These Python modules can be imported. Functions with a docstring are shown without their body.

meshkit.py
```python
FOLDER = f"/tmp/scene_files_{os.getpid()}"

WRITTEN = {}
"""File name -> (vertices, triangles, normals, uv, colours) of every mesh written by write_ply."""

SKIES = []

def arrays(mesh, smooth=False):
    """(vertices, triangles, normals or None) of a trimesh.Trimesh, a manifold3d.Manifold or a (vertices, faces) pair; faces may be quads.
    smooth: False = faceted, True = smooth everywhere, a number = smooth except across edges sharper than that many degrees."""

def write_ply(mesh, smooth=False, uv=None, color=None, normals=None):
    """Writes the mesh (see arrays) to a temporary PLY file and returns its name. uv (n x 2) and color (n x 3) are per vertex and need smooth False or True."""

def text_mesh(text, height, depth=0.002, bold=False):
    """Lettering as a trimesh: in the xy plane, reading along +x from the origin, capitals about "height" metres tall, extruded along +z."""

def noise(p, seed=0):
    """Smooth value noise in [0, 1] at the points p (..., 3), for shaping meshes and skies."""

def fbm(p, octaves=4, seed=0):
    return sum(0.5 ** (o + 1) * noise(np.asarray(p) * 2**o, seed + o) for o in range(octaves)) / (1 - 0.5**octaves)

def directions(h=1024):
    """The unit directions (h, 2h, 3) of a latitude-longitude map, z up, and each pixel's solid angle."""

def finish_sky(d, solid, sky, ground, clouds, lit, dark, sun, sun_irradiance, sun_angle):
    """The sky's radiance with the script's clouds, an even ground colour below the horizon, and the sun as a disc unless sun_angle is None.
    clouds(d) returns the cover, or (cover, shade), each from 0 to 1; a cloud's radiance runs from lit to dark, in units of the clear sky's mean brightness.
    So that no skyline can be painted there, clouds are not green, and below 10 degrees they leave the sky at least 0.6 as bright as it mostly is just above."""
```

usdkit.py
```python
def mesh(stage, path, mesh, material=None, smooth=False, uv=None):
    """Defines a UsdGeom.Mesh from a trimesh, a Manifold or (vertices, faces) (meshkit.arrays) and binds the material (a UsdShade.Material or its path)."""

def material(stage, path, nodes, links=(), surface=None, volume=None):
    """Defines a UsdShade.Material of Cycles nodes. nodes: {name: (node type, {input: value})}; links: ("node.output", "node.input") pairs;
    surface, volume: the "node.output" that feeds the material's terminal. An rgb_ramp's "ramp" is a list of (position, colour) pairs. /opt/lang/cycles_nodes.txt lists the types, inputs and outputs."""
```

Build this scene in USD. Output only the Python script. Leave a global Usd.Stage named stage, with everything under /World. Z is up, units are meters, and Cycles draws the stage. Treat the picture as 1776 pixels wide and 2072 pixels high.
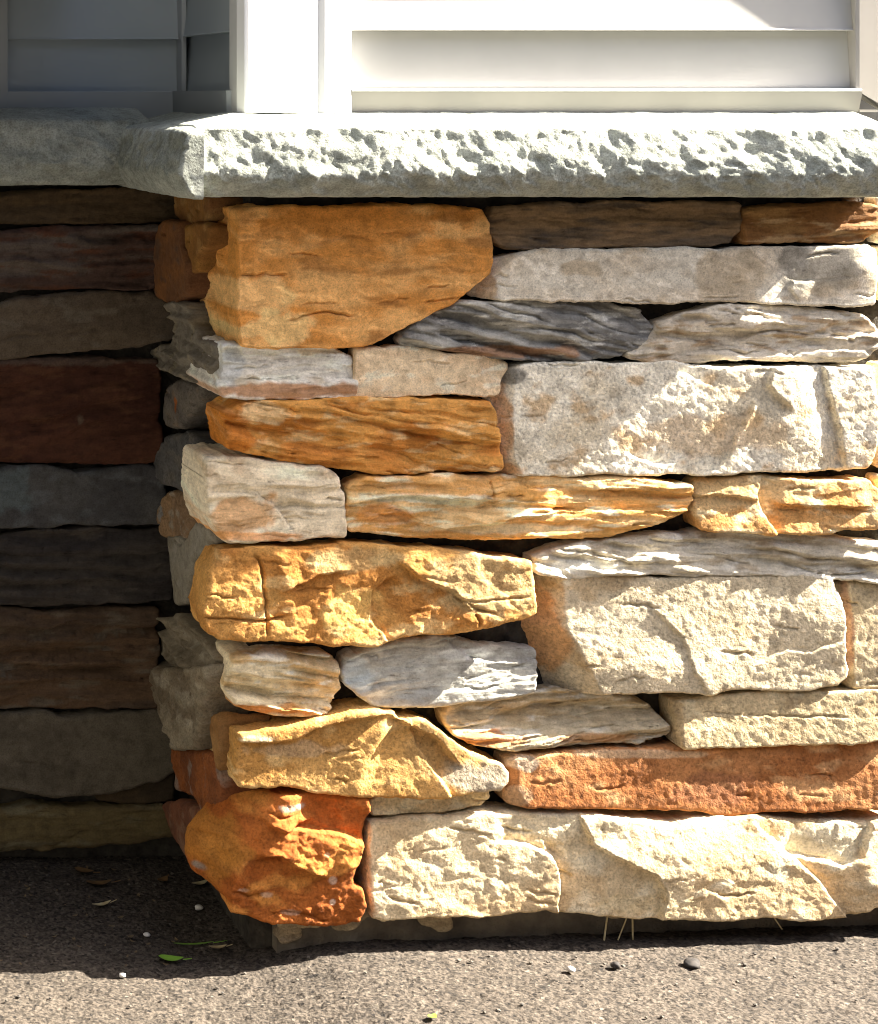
import math, random
import numpy as np, shapely, trimesh, usdkit, meshkit
from shapely.geometry import Polygon, LineString
from scipy.spatial import cKDTree
from pxr import Usd, UsdGeom, UsdLux, UsdShade, Gf, Sdf, Vt

stage = Usd.Stage.CreateInMemory()
UsdGeom.SetStageUpAxis(stage, UsdGeom.Tokens.z)
UsdGeom.SetStageMetersPerUnit(stage, 1.0)
UsdGeom.Xform.Define(stage, '/World'); UsdGeom.Scope.Define(stage, '/World/Looks')

# ---------------------------------------------------------------- camera, sky, sun, exposure
S = 0.0006                                   # metres per traced unit on the wall face
DIST = 2.6
CX, CY, CZ = (-780 - 888) * S, -DIST, (1905 - 200) * S
EXPOSURE = 3.55
SUN_E, SUN_IN = math.radians(42), 0.088      # elevation, and how far the light moves inward per metre it drops
sun = np.array([math.cos(SUN_E), 0, math.sin(SUN_E)]); sun[1] = -SUN_IN * sun[2]; sun /= np.linalg.norm(sun)

cam = UsdGeom.Camera.Define(stage, '/World/camera')
cam.AddTranslateOp().Set((CX, CY, CZ)); cam.AddRotateXOp().Set(90)
HA = 36.0
cam.CreateHorizontalApertureAttr(HA); cam.CreateVerticalApertureAttr(HA * 1024 / 878)
cam.CreateFocalLengthAttr(HA * DIST / (1776 * S))
cam.CreateHorizontalApertureOffsetAttr(HA * 1668 / 1776); cam.CreateVerticalApertureOffsetAttr(-HA * 836 / 1776)
cam.CreateClippingRangeAttr(Gf.Vec2f(0.05, 2000)); cam.CreateExposureAttr(EXPOSURE)

sky_mat = usdkit.material(stage, '/World/Looks/sky', {
    's': ('sky_texture', {'sky_type': 'single_scattering', 'sun_disc': False, 'sun_elevation': float(math.asin(sun[2])),
                          'sun_rotation': float(math.atan2(sun[0], sun[1])), 'aerosol_density': 3.5, 'air_density': 0.7}),
    'b': ('background_shader', {'strength': 0.05})}, [('s.color', 'b.color')], surface='b.background')
dome = UsdLux.DomeLight.Define(stage, '/World/sky'); UsdShade.MaterialBindingAPI.Apply(dome.GetPrim()).Bind(sky_mat)
dome.GetPrim().SetCustomDataByKey('kind', 'structure')
sl = UsdLux.DistantLight.Define(stage, '/World/sun')
sl.CreateIntensityAttr(1.05); sl.CreateAngleAttr(0.5); sl.CreateNormalizeAttr(True) if hasattr(sl, 'CreateNormalizeAttr') else None
sl.CreateColorAttr(Gf.Vec3f(1.0, 0.92, 0.80))
sl.AddTransformOp().Set(Gf.Matrix4d(Gf.Rotation(Gf.Vec3d(0, 0, 1), Gf.Vec3d(*map(float, sun))), Gf.Vec3d(0, 0, 0)))

# ---------------------------------------------------------------- helpers
used = {}
def numbered(parent, name):
    k = (parent, name); n = used.get(k, 0); used[k] = n + 1
    return name if n == 0 else f'{name}_{n:03d}'

def meta(p, label=None, cat=None, group=None, kind=None):
    for k, v in (('label', label), ('category', cat), ('group', group), ('kind', kind)):
        if v: p.SetCustomDataByKey(k, v)
    return p

def thing(name, label, cat, loc=(0, 0, 0), rot=0, group=None):
    x = UsdGeom.Xform.Define(stage, '/World/' + numbered('/World', name))
    if any(loc): x.AddTranslateOp().Set(Gf.Vec3d(*map(float, loc)))
    if rot: x.AddRotateZOp().Set(float(rot))
    return meta(x.GetPrim(), label, cat, group)

def part(name, mesh, mat, parent=None, smooth=False, tone=None, label=None):
    base = str(parent.GetPath()) if parent else '/World'
    m = usdkit.mesh(stage, base + '/' + numbered(base, name), mesh, mat, smooth=smooth)
    if tone is not None:
        UsdGeom.PrimvarsAPI(m).CreatePrimvar('tone', Sdf.ValueTypeNames.Color3fArray, 'vertex').Set(Vt.Vec3fArray.FromNumpy(np.asarray(tone, np.float32)))
    return meta(m.GetPrim(), label)

def lin(c):
    c = np.asarray(c, float) / 255
    return np.where(c <= 0.04045, c / 12.92, ((c + 0.055) / 1.055) ** 2.4)

def P(px, py, y=0.0):                        # a traced point at depth y -> (x, z)
    t = (DIST + y) / DIST
    return CX + (px + 780) * S * t, CZ - (py - 200) * S * t
def X(px, y=0.0): return P(px, 0, y)[0]
def Z(py, y=0.0): return P(0, py, y)[1]

def reg(x0, y0, s): return lambda *pts: [((x0 + p[0] / s) / 1.41779, (y0 + p[1] / s) / 1.41779) for p in pts]
R3, R4, R5, R6 = reg(500, 500, 1.776), reg(1400, 500, 1.5886), reg(400, 1280, 1.48), reg(1400, 1280, 1.5886)
R7, R8 = reg(400, 2000, 1.6145), reg(1400, 2000, 1.5886)
L1, L2, L3 = reg(0, 500, 2.3026), reg(0, 1300, 2.3368), reg(0, 1900, 1.9733)
L4, L5 = reg(400, 540, 2.961), reg(400, 1200, 1.4805)
D0 = lambda *pts: [tuple(map(float, p)) for p in pts]

fbm, noise = meshkit.fbm, meshkit.noise
def sm(x, a, b): t = np.clip((x - a) / (b - a), 0, 1); return t * t * (3 - 2 * t)
def terrace(n, k, sharp=3.0):
    x = n * k; f = np.floor(x); return (f + np.clip((x - f - 0.5) * sharp + 0.5, 0, 1)) / k
def uv3(u, v, su, sv, seed):                   # turned in scaled space so that the lattice of the noise never shows
    a, b = u * su + 31.7 * seed, v * sv + 17.3 * seed
    c1, s1 = math.cos(.61 + .37 * seed), math.sin(.61 + .37 * seed)
    x_, y_ = a * c1 - b * s1, a * s1 + b * c1
    return np.stack([x_, y_ * .82 + seed * 1.3, y_ * .57 + seed * 3.7], -1)

RECESS = 0.29
XR = X(458)                                   # the plane of the pier's left return

# ---------------------------------------------------------------- materials
def stone_mat(name, grain=1.0, bump=0.55, speck=1.0, streak=0.75, pores=0.55, bed=0.04):
    return usdkit.material(stage, '/World/Looks/' + name, {
        'a': ('attribute', {'attribute': 'tone'}), 'g': ('geometry', {}),
        'n1': ('noise_texture', {'scale': 420.0 * grain, 'detail': 4.0, 'roughness': 0.65}),
        'n2': ('noise_texture', {'scale': 70.0 * grain, 'detail': 5.0, 'roughness': 0.65}),
        'r1': ('rgb_ramp', {'ramp': [(0.25, (1 - .45 * speck,) * 3), (0.5, (1.0,) * 3), (0.75, (1 + .3 * speck,) * 3)]}),
        'r2': ('rgb_ramp', {'ramp': [(0.3, (0.72, 0.70, 0.68)), (0.5, (1.0,) * 3), (0.7, (1.2, 1.2, 1.22))]}),
        'm1': ('mix_color', {'blend_type': 'multiply', 'fac': 1.0, 'use_clamp': False}),
        'm2': ('mix_color', {'blend_type': 'multiply', 'fac': 1.0, 'use_clamp': False}),
        'mp': ('mapping', {'scale': (55.0, 55.0, 330.0)}), 'n3': ('noise_texture', {'scale': 1.0, 'detail': 5.0, 'roughness': 0.6, 'distortion': 0.6}),
        'r3': ('rgb_ramp', {'ramp': [(0.28, (0.50, 0.48, 0.46)), (0.38, (0.94,) * 3), (0.6, (1.04,) * 3), (0.75, (1.2,) * 3)]}),
        'm3': ('mix_color', {'blend_type': 'multiply', 'fac': streak, 'use_clamp': False}),
        'vo': ('voronoi_texture', {'scale': 210.0, 'randomness': 1.0}), 'rv': ('rgb_ramp', {'ramp': [(0.08, (0.45,) * 3), (0.17, (1.0,) * 3)]}),
        'm4': ('mix_color', {'blend_type': 'multiply', 'fac': pores, 'use_clamp': False}), 'ad2': ('mix_float', {'fac': bed}),
        'add': ('mix_float', {'fac': 0.45}),
        'b': ('bump', {'strength': bump, 'distance': 0.004}),
        'p': ('principled_bsdf', {'roughness': 0.9, 'specular_ior_level': 0.25, 'diffuse_roughness': 0.6})},
        [('g.position', 'n1.vector'), ('g.position', 'n2.vector'), ('n1.fac', 'r1.fac'), ('n2.fac', 'r2.fac'),
         ('a.color', 'm1.a'), ('r1.color', 'm1.b'), ('m1.result', 'm2.a'), ('r2.color', 'm2.b'), ('m2.result', 'm3.a'), ('g.position', 'mp.vector'), ('mp.vector', 'n3.vector'), ('n3.fac', 'r3.fac'), ('r3.color', 'm3.b'),
         ('g.position', 'vo.vector'), ('vo.distance', 'rv.fac'), ('m3.result', 'm4.a'), ('rv.color', 'm4.b'), ('m4.result', 'p.base_color'),
         ('n1.fac', 'add.a'), ('n2.fac', 'add.b'), ('add.result', 'ad2.a'), ('n3.fac', 'ad2.b'), ('ad2.result', 'b.height'), ('b.normal', 'p.normal')], surface='p.BSDF')
M_STONE = stone_mat('veneer_stone')
M_BY = {'ledge': stone_mat('bedded_stone', .9, .6, .55, 1.0, .25, .4), 'rock': stone_mat('gritty_stone', .8, .75, 1.0, .2, .6), 'sandy': stone_mat('sandy_stone', .65, .9, 1.15, .12, .8), 'smooth': stone_mat('dense_stone', 1.2, .35, .8, .35, .5)}
M_CAP = stone_mat('cap_limestone', 0.9, 0.8, 1.0, 0.0, 0.4)

def simple(name, col, col2=None, scale=60.0, rough=0.8, spec=0.3, bump=0.0, bscale=None, dist=0.003):
    col2 = col if col2 is None else col2
    return usdkit.material(stage, '/World/Looks/' + name, {
        'g': ('geometry', {}), 'n': ('noise_texture', {'scale': scale, 'detail': 5.0, 'roughness': 0.6}),
        'n2': ('noise_texture', {'scale': bscale or scale * 4, 'detail': 4.0}),
        'r': ('rgb_ramp', {'ramp': [(0.32, tuple(col)), (0.68, tuple(col2))]}),
        'b': ('bump', {'strength': bump, 'distance': dist}),
        'p': ('principled_bsdf', {'roughness': rough, 'specular_ior_level': spec})},
        [('g.position', 'n.vector'), ('g.position', 'n2.vector'), ('n.fac', 'r.fac'), ('r.color', 'p.base_color'), ('n2.fac', 'b.height'), ('b.normal', 'p.normal')], surface='p.BSDF')
M_MORTAR = simple('mortar', lin((40, 38, 35)), lin((80, 75, 66)), 50, 0.95, 0.15, 0.8, 260)
M_CONC = simple('footing_concrete', lin((84, 78, 70)), lin((128, 118, 102)), 22, 0.95, 0.15, 0.9, 300)
M_VINYL = simple('white_vinyl', (0.62, 0.625, 0.62), (0.65, 0.655, 0.65), 9, 0.45, 0.4, 0.05, 30)
M_TRIM = simple('almond_vinyl_trim', (0.27, 0.255, 0.23), (0.295, 0.278, 0.25), 12, 0.4, 0.4, 0.03, 40)
M_SIDING = simple('pale_vinyl_siding', (0.40, 0.395, 0.375), (0.43, 0.425, 0.40), 9, 0.5, 0.35, 0.06, 25)
M_SHADESIDING = simple('shade_tinted_siding', (0.35, 0.405, 0.435), (0.38, 0.43, 0.46), 9, 0.5, 0.35, 0.06, 25)  # recess shade tinted into the siding colour
M_SHADETRIM = simple('shade_tinted_trim', (0.34, 0.37, 0.385), (0.365, 0.395, 0.41), 9, 0.45, 0.4)  # trim tinted the same way for the recess shade
M_CORE_BLOCKER = simple('dark_cores_and_blockers', (0.06, 0.06, 0.06), (0.08, 0.08, 0.078), 12, 0.6, 0.3)  # wall cores and added light blockers, kept dark to limit bounce

# ---------------------------------------------------------------- a stone: traced outline, relief, rounded rim, sides
def tones(u, v, w, spec, seed, mm=None):
    A, B, C = (lin(c) for c in spec['c'])
    st = spec.get('cs', (14, 30))
    n = fbm(uv3(u + 0.0, v + 0.3 * w, st[0], st[1], seed + 1), 5, seed)
    k = sm(n, 0.42, 0.60)[:, None]
    col = A * (1 - k) + B * k
    n2 = fbm(uv3(u, v + 0.3 * w, st[0] * 2.5, st[1] * 2.5, seed + 2), 4, seed + 5)
    k2 = sm(n2, 0.56, 0.70)[:, None] * spec.get('cc', 0.8)
    col = col * (1 - k2) + C * k2
    for (cu, cv, ru, rv, c, s) in spec.get('_patch', []):
        dd = np.hypot((u - cu) / ru, (v - cv) / rv) + (fbm(uv3(u, v, 45, 45, seed + 9), 4, seed + 3) - 0.5) * 1.6
        kk = (s * (1 - sm(dd, 0.75, 1.15)))[:, None]
        col = col * (1 - kk) + lin(c) * kk
    return np.minimum(col * np.array([1.135, 1.17, 1.165]) * spec.get('bright', 1.0), 0.82)

def seg_dist(u, v, line):
    pts = shapely.points(u, v); ls = LineString(line)
    return shapely.distance(pts, ls), shapely.line_locate_point(ls, pts, normalized=True)

def relief(u, v, sd, spec, seed):
    amp = spec.get('amp', 1.0); kind = spec.get('kind', 'smooth')
    w = 0.010 * (fbm(uv3(u, v, 9, 14, seed), 3, seed) - 0.5) * amp
    if kind == 'smooth':
        w += 0.0022 * (fbm(uv3(u, v, 60, 80, seed + 3), 4, seed + 1) - 0.5)
        w += 0.003 * terrace(fbm(uv3(u, v, 14, 40, seed + 4), 4, seed + 8), 5, 4) * amp
    elif kind == 'ledge':
        warp = fbm(uv3(u, v, 12, 20, seed + 5), 4, seed + 2) - 0.5
        s = v + spec.get('slope', 0.0) * u + 0.03 * warp
        lay = noise(np.stack([u * 7 + seed * 5.1, s * 95, np.full_like(u, seed * 2.2)], -1), seed + 4)
        lay2 = noise(np.stack([u * 16 + seed * 3.1, s * 190, np.full_like(u, seed * 1.2)], -1), seed + 6)
        w += (0.016 * (terrace(lay, 3, 3.2) - 0.5) + 0.007 * (terrace(lay2, 3, 4) - 0.5)) * amp
        w += 0.003 * (fbm(uv3(u, v, 70, 120, seed + 7), 4, seed + 3) - 0.5)
    elif kind == 'rock':
        n = fbm(uv3(u, v, 16, 20, seed + 5), 5, seed + 2)
        n2 = fbm(uv3(u + 0.02 * n, v, 45, 60, seed + 6), 4, seed + 3)
        n0 = fbm(uv3(u, v, 8, 11, seed + 15), 3, seed + 12)
        w += (0.015 * (terrace(n, 6, 2.6) - 0.5) + 0.016 * (terrace(n0, 5, 1.8) - .5) + 0.005 * (terrace(n2, 6, 3) - 0.5)) * amp
        w += 0.0022 * (fbm(uv3(u, v, 150, 180, seed + 7), 2, seed + 4) - 0.5) * amp
    elif kind == 'cap':
        vn = (v - v.min()) / (v.max() - v.min())
        wq = .055 * (fbm(uv3(u, v, 8, 14, seed + 25), 3, seed + 15) - .5)
        p_, q_ = u * .82 - v * .57 + wq, u * .57 + v * .82 + 1.4 * wq          # broken faces drape down to the right
        n = fbm(uv3(p_, q_, 9, 24, seed + 5), 6, seed + 2); n2 = fbm(uv3(u + .15 * v, v, 42, 52, seed + 6), 6, seed + 3)
        rg_ = 1 - np.abs(2 * fbm(uv3(p_, q_, 11, 30, seed + 9), 5, seed + 5) - 1)
        ni = fbm(uv3(u, v, 13, 17, seed + 35), 6, seed + 17)
        w += (0.008 * (terrace(n, 5, 1.5) - 0.5) + 0.015 * (terrace(ni, 6, 1.9) - .5) + 0.006 * (rg_ - .8) + 0.012 * (n2 - 0.5)) * amp + 0.0055 * (fbm(uv3(p_, q_, 85, 130, seed + 7), 3, seed + 4) - 0.5)
        w += -0.029 * np.maximum(vn - 0.42, 0) ** 1.15 - 0.075 * np.maximum(0.36 - vn, 0) ** 1.2
    elif kind == 'sandy':
        n = fbm(uv3(u, v, 15, 22, seed + 5), 4, seed + 2)
        w += 0.007 * (terrace(n, 5, 1.8) - 0.5) * amp + 0.0019 * (fbm(uv3(u, v, 150, 150, seed + 6), 2, seed + 3) - 0.5)
    tu, tv = spec.get('tilt', (0, 0))
    w += tu * (u - u.mean()) + tv * (v - v.mean())
    for (line, h, fall) in spec.get('_step', []):           # right-hand side of the line drops by h, recovering over fall
        a = np.array(line); dmin = np.full(u.shape, 1e9); side = np.zeros_like(u); edge = np.ones_like(u)
        for i in range(len(a) - 1):
            e = a[i + 1] - a[i]; L = np.hypot(*e); e = e / L
            t = (u - a[i, 0]) * e[0] + (v - a[i, 1]) * e[1]
            n_ = (u - a[i, 0]) * e[1] - (v - a[i, 1]) * e[0]
            tc = np.clip(t, 0, L); dd = np.hypot(u - a[i, 0] - tc * e[0], v - a[i, 1] - tc * e[1])
            m = dd < dmin; dmin = np.where(m, dd, dmin); side = np.where(m, n_, side)
            ov = np.maximum(0, np.maximum((-t if i == 0 else 0), (t - L if i == len(a) - 2 else 0)))
            edge = np.where(m, 1 - sm(ov, 0, 0.02), edge)
        wob = (fbm(uv3(u, v, 80, 80, seed + 8), 3, seed + 6) - 0.5) * 0.006
        side = side + wob
        w -= h * edge * sm(side, -0.0012, 0.0022) * np.exp(-np.maximum(side, 0) / fall)
    wu = u + (noise(uv3(u, v, 120, 120, seed + 3), seed) - 0.5) * 0.004; wv = v + (noise(uv3(u, v, 90, 90, seed + 13), seed + 1) - 0.5) * 0.005
    ncr = spec.get('auto', {'ledge': 9, 'rock': 6, 'smooth': 4, 'sandy': 3}.get(kind, 0))
    rc = random.Random(seed * 13 + 5); u0, u1, v0, v1 = u.min(), u.max(), v.min(), v.max(); auto = []
    for _ in range(int(ncr * (0.5 + (u1 - u0) / 0.25))):
        cu, cv, L = rc.uniform(u0, u1), rc.uniform(v0, v1), rc.uniform(0.012, 0.055); sl_ = rc.gauss(0, .10) - spec.get('slope', 0)
        auto.append(([(cu + L * (k / 5 - .5), cv + L * (k / 5 - .5) * sl_ + rc.gauss(0, .0009)) for k in range(6)], rc.uniform(.0012, .0038), rc.uniform(.0009, .0015)))
    for (line, depth, width) in list(spec.get('_crack', [])) + auto:
        la = np.array(line); nb_ = (wu > la[:, 0].min() - .008) & (wu < la[:, 0].max() + .008) & (wv > la[:, 1].min() - .008) & (wv < la[:, 1].max() + .008)
        if not nb_.any(): continue
        d, t = seg_dist(wu[nb_], wv[nb_], line)
        w[nb_] -= depth * np.exp(-(d / width) ** 2) * np.clip(np.minimum(t, 1 - t) * 8, 0.15, 1)
    for (cu, cv, ru, rv, h) in spec.get('_bulge', []):
        w += h * np.exp(-((u - cu) / ru) ** 2 - ((v - cv) / rv) ** 2)
    for (line, slope) in spec.get('_cut', []):              # planes that chamfer the stone on the right-hand side of a line
        a = np.array(line); best = None
        for i in range(len(a) - 1):
            e = a[i + 1] - a[i]; L = np.hypot(*e); e = e / L
            n_ = (u - a[i, 0]) * e[1] - (v - a[i, 1]) * e[0]
            best = n_ if best is None else (np.maximum(best, n_) if spec.get('cutmax', True) else np.minimum(best, n_))
        nn = best + (fbm(uv3(u, v, 60, 60, seed + 2), 3, seed + 7) - 0.5) * 0.008
        w -= slope * np.maximum(nn, 0)
    return w

def build_stone(outline, spec, seed, h, back, proud, to_world, rim=0.007, flip=False, sides_amp=0.004, back_fn=None, jag=1.0):
    """outline in plane coordinates (u, v). Returns (verts, faces, tone)."""
    poly = Polygon(outline).buffer(0)
    poly = poly.buffer(-0.0025, join_style='round').buffer(0.0055, join_style='round').buffer(0.002).buffer(-0.002)
    if poly.geom_type != 'Polygon': poly = max(poly.geoms, key=lambda g: g.area)
    b = poly.bounds; us = np.arange(b[0] - 4 * h, b[2] + 4 * h, h); vs = np.arange(b[1] - 4 * h, b[3] + 4 * h, h)
    U, V = np.meshgrid(us, vs, indexing='ij'); shp = U.shape; u, v = U.ravel(), V.ravel()
    shapely.prepare(poly)
    d = shapely.distance(shapely.points(u, v), poly.exterior); d = np.where(shapely.contains_xy(poly, u, v), d, -d)
    d = d + (fbm(uv3(u, v, 28, 28, seed), 4, seed + 11) - 0.5) * 0.008 * jag + 0.005 * jag * (terrace(fbm(uv3(u, v, 55, 75, seed + 2), 4, seed), 6, 3) - 0.5)
    G = d.reshape(shp); gu, gv = np.gradient(G, h); gl = np.maximum(np.hypot(gu, gv), 0.3)
    gu, gv = (gu / gl ** 2).ravel(), (gv / gl ** 2).ravel()
    jr = np.random.default_rng(seed); ju, jv = jr.uniform(-.36 * h, .36 * h, (2, len(u)))    # no regular grid in the facets
    g2 = np.maximum(np.hypot(gu, gv), 1e-6) ** 2; u = u + ju; v = v + jv; d = d + (gu * ju + gv * jv) / np.maximum(g2, .25)
    keep = d > -0.7 * h
    idx = np.arange(len(u)).reshape(shp)
    q = np.stack([idx[:-1, :-1], idx[1:, :-1], idx[1:, 1:], idx[:-1, 1:]], -1).reshape(-1, 4)
    q = q[keep[q].all(1)]
    # keep the largest connected patch
    tri = np.vstack([q[:, [0, 1, 2]], q[:, [0, 2, 3]]])
    from scipy.sparse import coo_matrix; from scipy.sparse.csgraph import connected_components
    e = np.vstack([q[:, [0, 1]], q[:, [1, 2]], q[:, [2, 3]], q[:, [3, 0]]])
    nc, lab = connected_components(coo_matrix((np.ones(len(e)), (e[:, 0], e[:, 1])), (len(u), len(u))), directed=False)
    big = np.bincount(lab[q[:, 0]]).argmax(); q = q[lab[q[:, 0]] == big]
    tri = np.vstack([q[:, [0, 1, 2]], q[:, [0, 2, 3]]])
    e = np.vstack([q[:, [0, 1]], q[:, [1, 2]], q[:, [2, 3]], q[:, [3, 0]]])
    key = np.sort(e, 1); key = key[:, 0] * len(u) + key[:, 1]
    _, inv, cnt = np.unique(key, return_inverse=True, return_counts=True)
    be = e[cnt[inv] == 1]                               # boundary edges, oriented
    bv = np.unique(be)
    mv = (d < 0); mv[bv] = True
    u2, v2 = u.copy(), v.copy(); dm = np.clip(d, -2 * h, 2 * h)
    u2[mv] -= dm[mv] * gu[mv]; v2[mv] -= dm[mv] * gv[mv]
    dd = np.where(mv, 0, np.maximum(d, 0))
    used_v = np.unique(q); remap = -np.ones(len(u), int); remap[used_v] = np.arange(len(used_v))
    fu, fv, fd = u2[used_v], v2[used_v], dd[used_v]
    rr = 0.62 * rim * (0.05 + 1.9 * fbm(uv3(fu, fv, 30, 30, seed + 21), 3, seed + 2))
    t = np.clip(fd / rr, 0, 1); edge = rr * (1 - np.sqrt(np.maximum(0, 1 - (1 - t) ** 2)))
    w = relief(fu, fv, fd, spec, seed) + proud - edge
    verts = [np.stack([fu, fv, w], -1)]; faces = [remap[tri]]
    # sides
    loop = remap[bv]; lm = -np.ones(len(used_v), int); lm[loop] = np.arange(len(loop))
    bo = np.stack([-gu[bv], -gv[bv]], -1); bo /= np.maximum(np.linalg.norm(bo, axis=1, keepdims=True), 1e-6)
    n = max(3, int(back / max(0.006, 2.0 * h))); prev = loop; base = len(used_v)
    B0 = verts[0][loop]
    bk = np.full(len(loop), back) if back_fn is None else back_fn(B0[:, 0], B0[:, 1])
    for i in range(1, n + 1):
        f = i / n; ww = B0[:, 2] * (1 - f) + (-bk) * f
        off = (fbm(np.stack([B0[:, 0] * 40 + seed, B0[:, 1] * 40, ww * 40], -1), 4, seed + 31) - 0.5) * sides_amp * 2 * min(1, f * 3) - 0.06 * (B0[:, 2] - ww) * (0 if back > 0.06 else 1)
        ring = np.stack([B0[:, 0] + bo[:, 0] * off, B0[:, 1] + bo[:, 1] * off, ww], -1)
        cur = base + np.arange(len(loop)); a, bb = lm[remap[be[:, 0]]], lm[remap[be[:, 1]]]
        faces += [np.stack([prev[bb], prev[a], cur[a]], -1), np.stack([prev[bb], cur[a], cur[bb]], -1)]
        verts.append(ring); prev = cur; base += len(loop)
    VV = np.vstack(verts); FF = np.vstack(faces)
    tone = tones(VV[:, 0], VV[:, 1], VV[:, 2], spec, seed)
    out = to_world(VV)
    if flip: FF = FF[:, ::-1]
    return out, FF, tone

def front_world(y0):
    return lambda q: np.stack([q[:, 0], y0 - q[:, 2], q[:, 1]], -1)
def side_world(x0):                                      # u runs along y, outward is -x
    return lambda q: np.stack([x0 - q[:, 2], q[:, 0], q[:, 1]], -1)

def on_front(pts, y0): return [P(a, b, y0) for a, b in pts]
def on_side(pts):
    out = []
    for a, b in pts:
        t = (XR - CX) / ((a + 780) * S); y = max((t - 1) * DIST, 0.012)
        out.append((y, P(a, b, y)[1]))
    return out

def localise(spec, mapper):
    s = dict(spec)
    s['_step'] = [(mapper(l), hh, ff) for l, hh, ff in spec.get('step', [])]
    s['_crack'] = [(mapper(l), dp, wd) for l, dp, wd in spec.get('crack', [])]
    s['_cut'] = [(mapper(l), sl) for l, sl in spec.get('cut', [])]
    s['_patch'] = [(*mapper([c])[0], rx * S, ry * S, col, st) for c, rx, ry, col, st in spec.get('patch', [])]
    s['_bulge'] = [(*mapper([c])[0], rx * S, ry * S, hh) for c, rx, ry, hh in spec.get('bulge', [])]
    return s

# ---------------------------------------------------------------- ground
def spaced(fine, lo, hi, far):
    a = list(np.arange(lo, hi, fine)); s = fine
    while a[-1] < far: s *= 1.35; a.append(a[-1] + s)
    s = fine; b = [lo]
    while b[-1] > -far: s *= 1.35; b.append(b[-1] - s)
    return np.array(b[:0:-1] + a)
def ground_z(x, y):
    return np.where(x > X(480), 0.031 * np.minimum(x - X(480), 1.2), 0.012 * np.maximum(x - X(480), -1.5)) - 0.009 - 0.012 * np.clip(-y - 0.0, 0, 3) * 0.5 - 0.026 * sm(-y, -.28, 0.03) * (1 - sm(x, X(380), X(720)))
gx, gy = spaced(0.0022, -0.62, 0.60, 250), spaced(0.0022, -0.36, 0.36, 250)
GX, GY = np.meshgrid(gx, gy, indexing='ij'); x, y = GX.ravel(), GY.ravel()
z = ground_z(x, y)
near = (sm(x, -0.9, -0.66) * (1 - sm(x, 0.64, 0.9)) * sm(y, -0.6, -0.4) * (1 - sm(y, 0.38, 0.6)))
m = near > 0
rng = np.random.default_rng(5)
pts = np.stack([rng.uniform(-0.95, 0.95, 62000), rng.uniform(-0.65, 0.65, 62000)], -1)
rad = rng.uniform(0.0020, 0.0046, len(pts)); hh = rng.uniform(0.3, 1.0, len(pts))
kt = cKDTree(pts); dd, ii = kt.query(np.stack([x[m], y[m]], -1), k=3)
gr = np.max(np.sqrt(np.maximum(0, 1 - (dd / rad[ii]) ** 2)) * rad[ii] * 0.30 * hh[ii], axis=1)
xm, ym = x[m], y[m]
lump = 0.006 * (fbm(uv3(xm, ym, 9, 22, 3), 5, 4) - 0.5) + 0.004 * (fbm(uv3(xm, ym, 60, 60, 7), 3, 9) - 0.5)
pit = -0.0015 * sm(fbm(uv3(xm, ym, 70, 110, 5), 3, 14), 0.60, 0.72)
z[m] += near[m] * (gr + lump + pit)
gi = np.arange(len(x)).reshape(GX.shape)
gq = np.stack([gi[:-1, :-1], gi[1:, :-1], gi[1:, 1:], gi[:-1, 1:]], -1).reshape(-1, 4)
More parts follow.
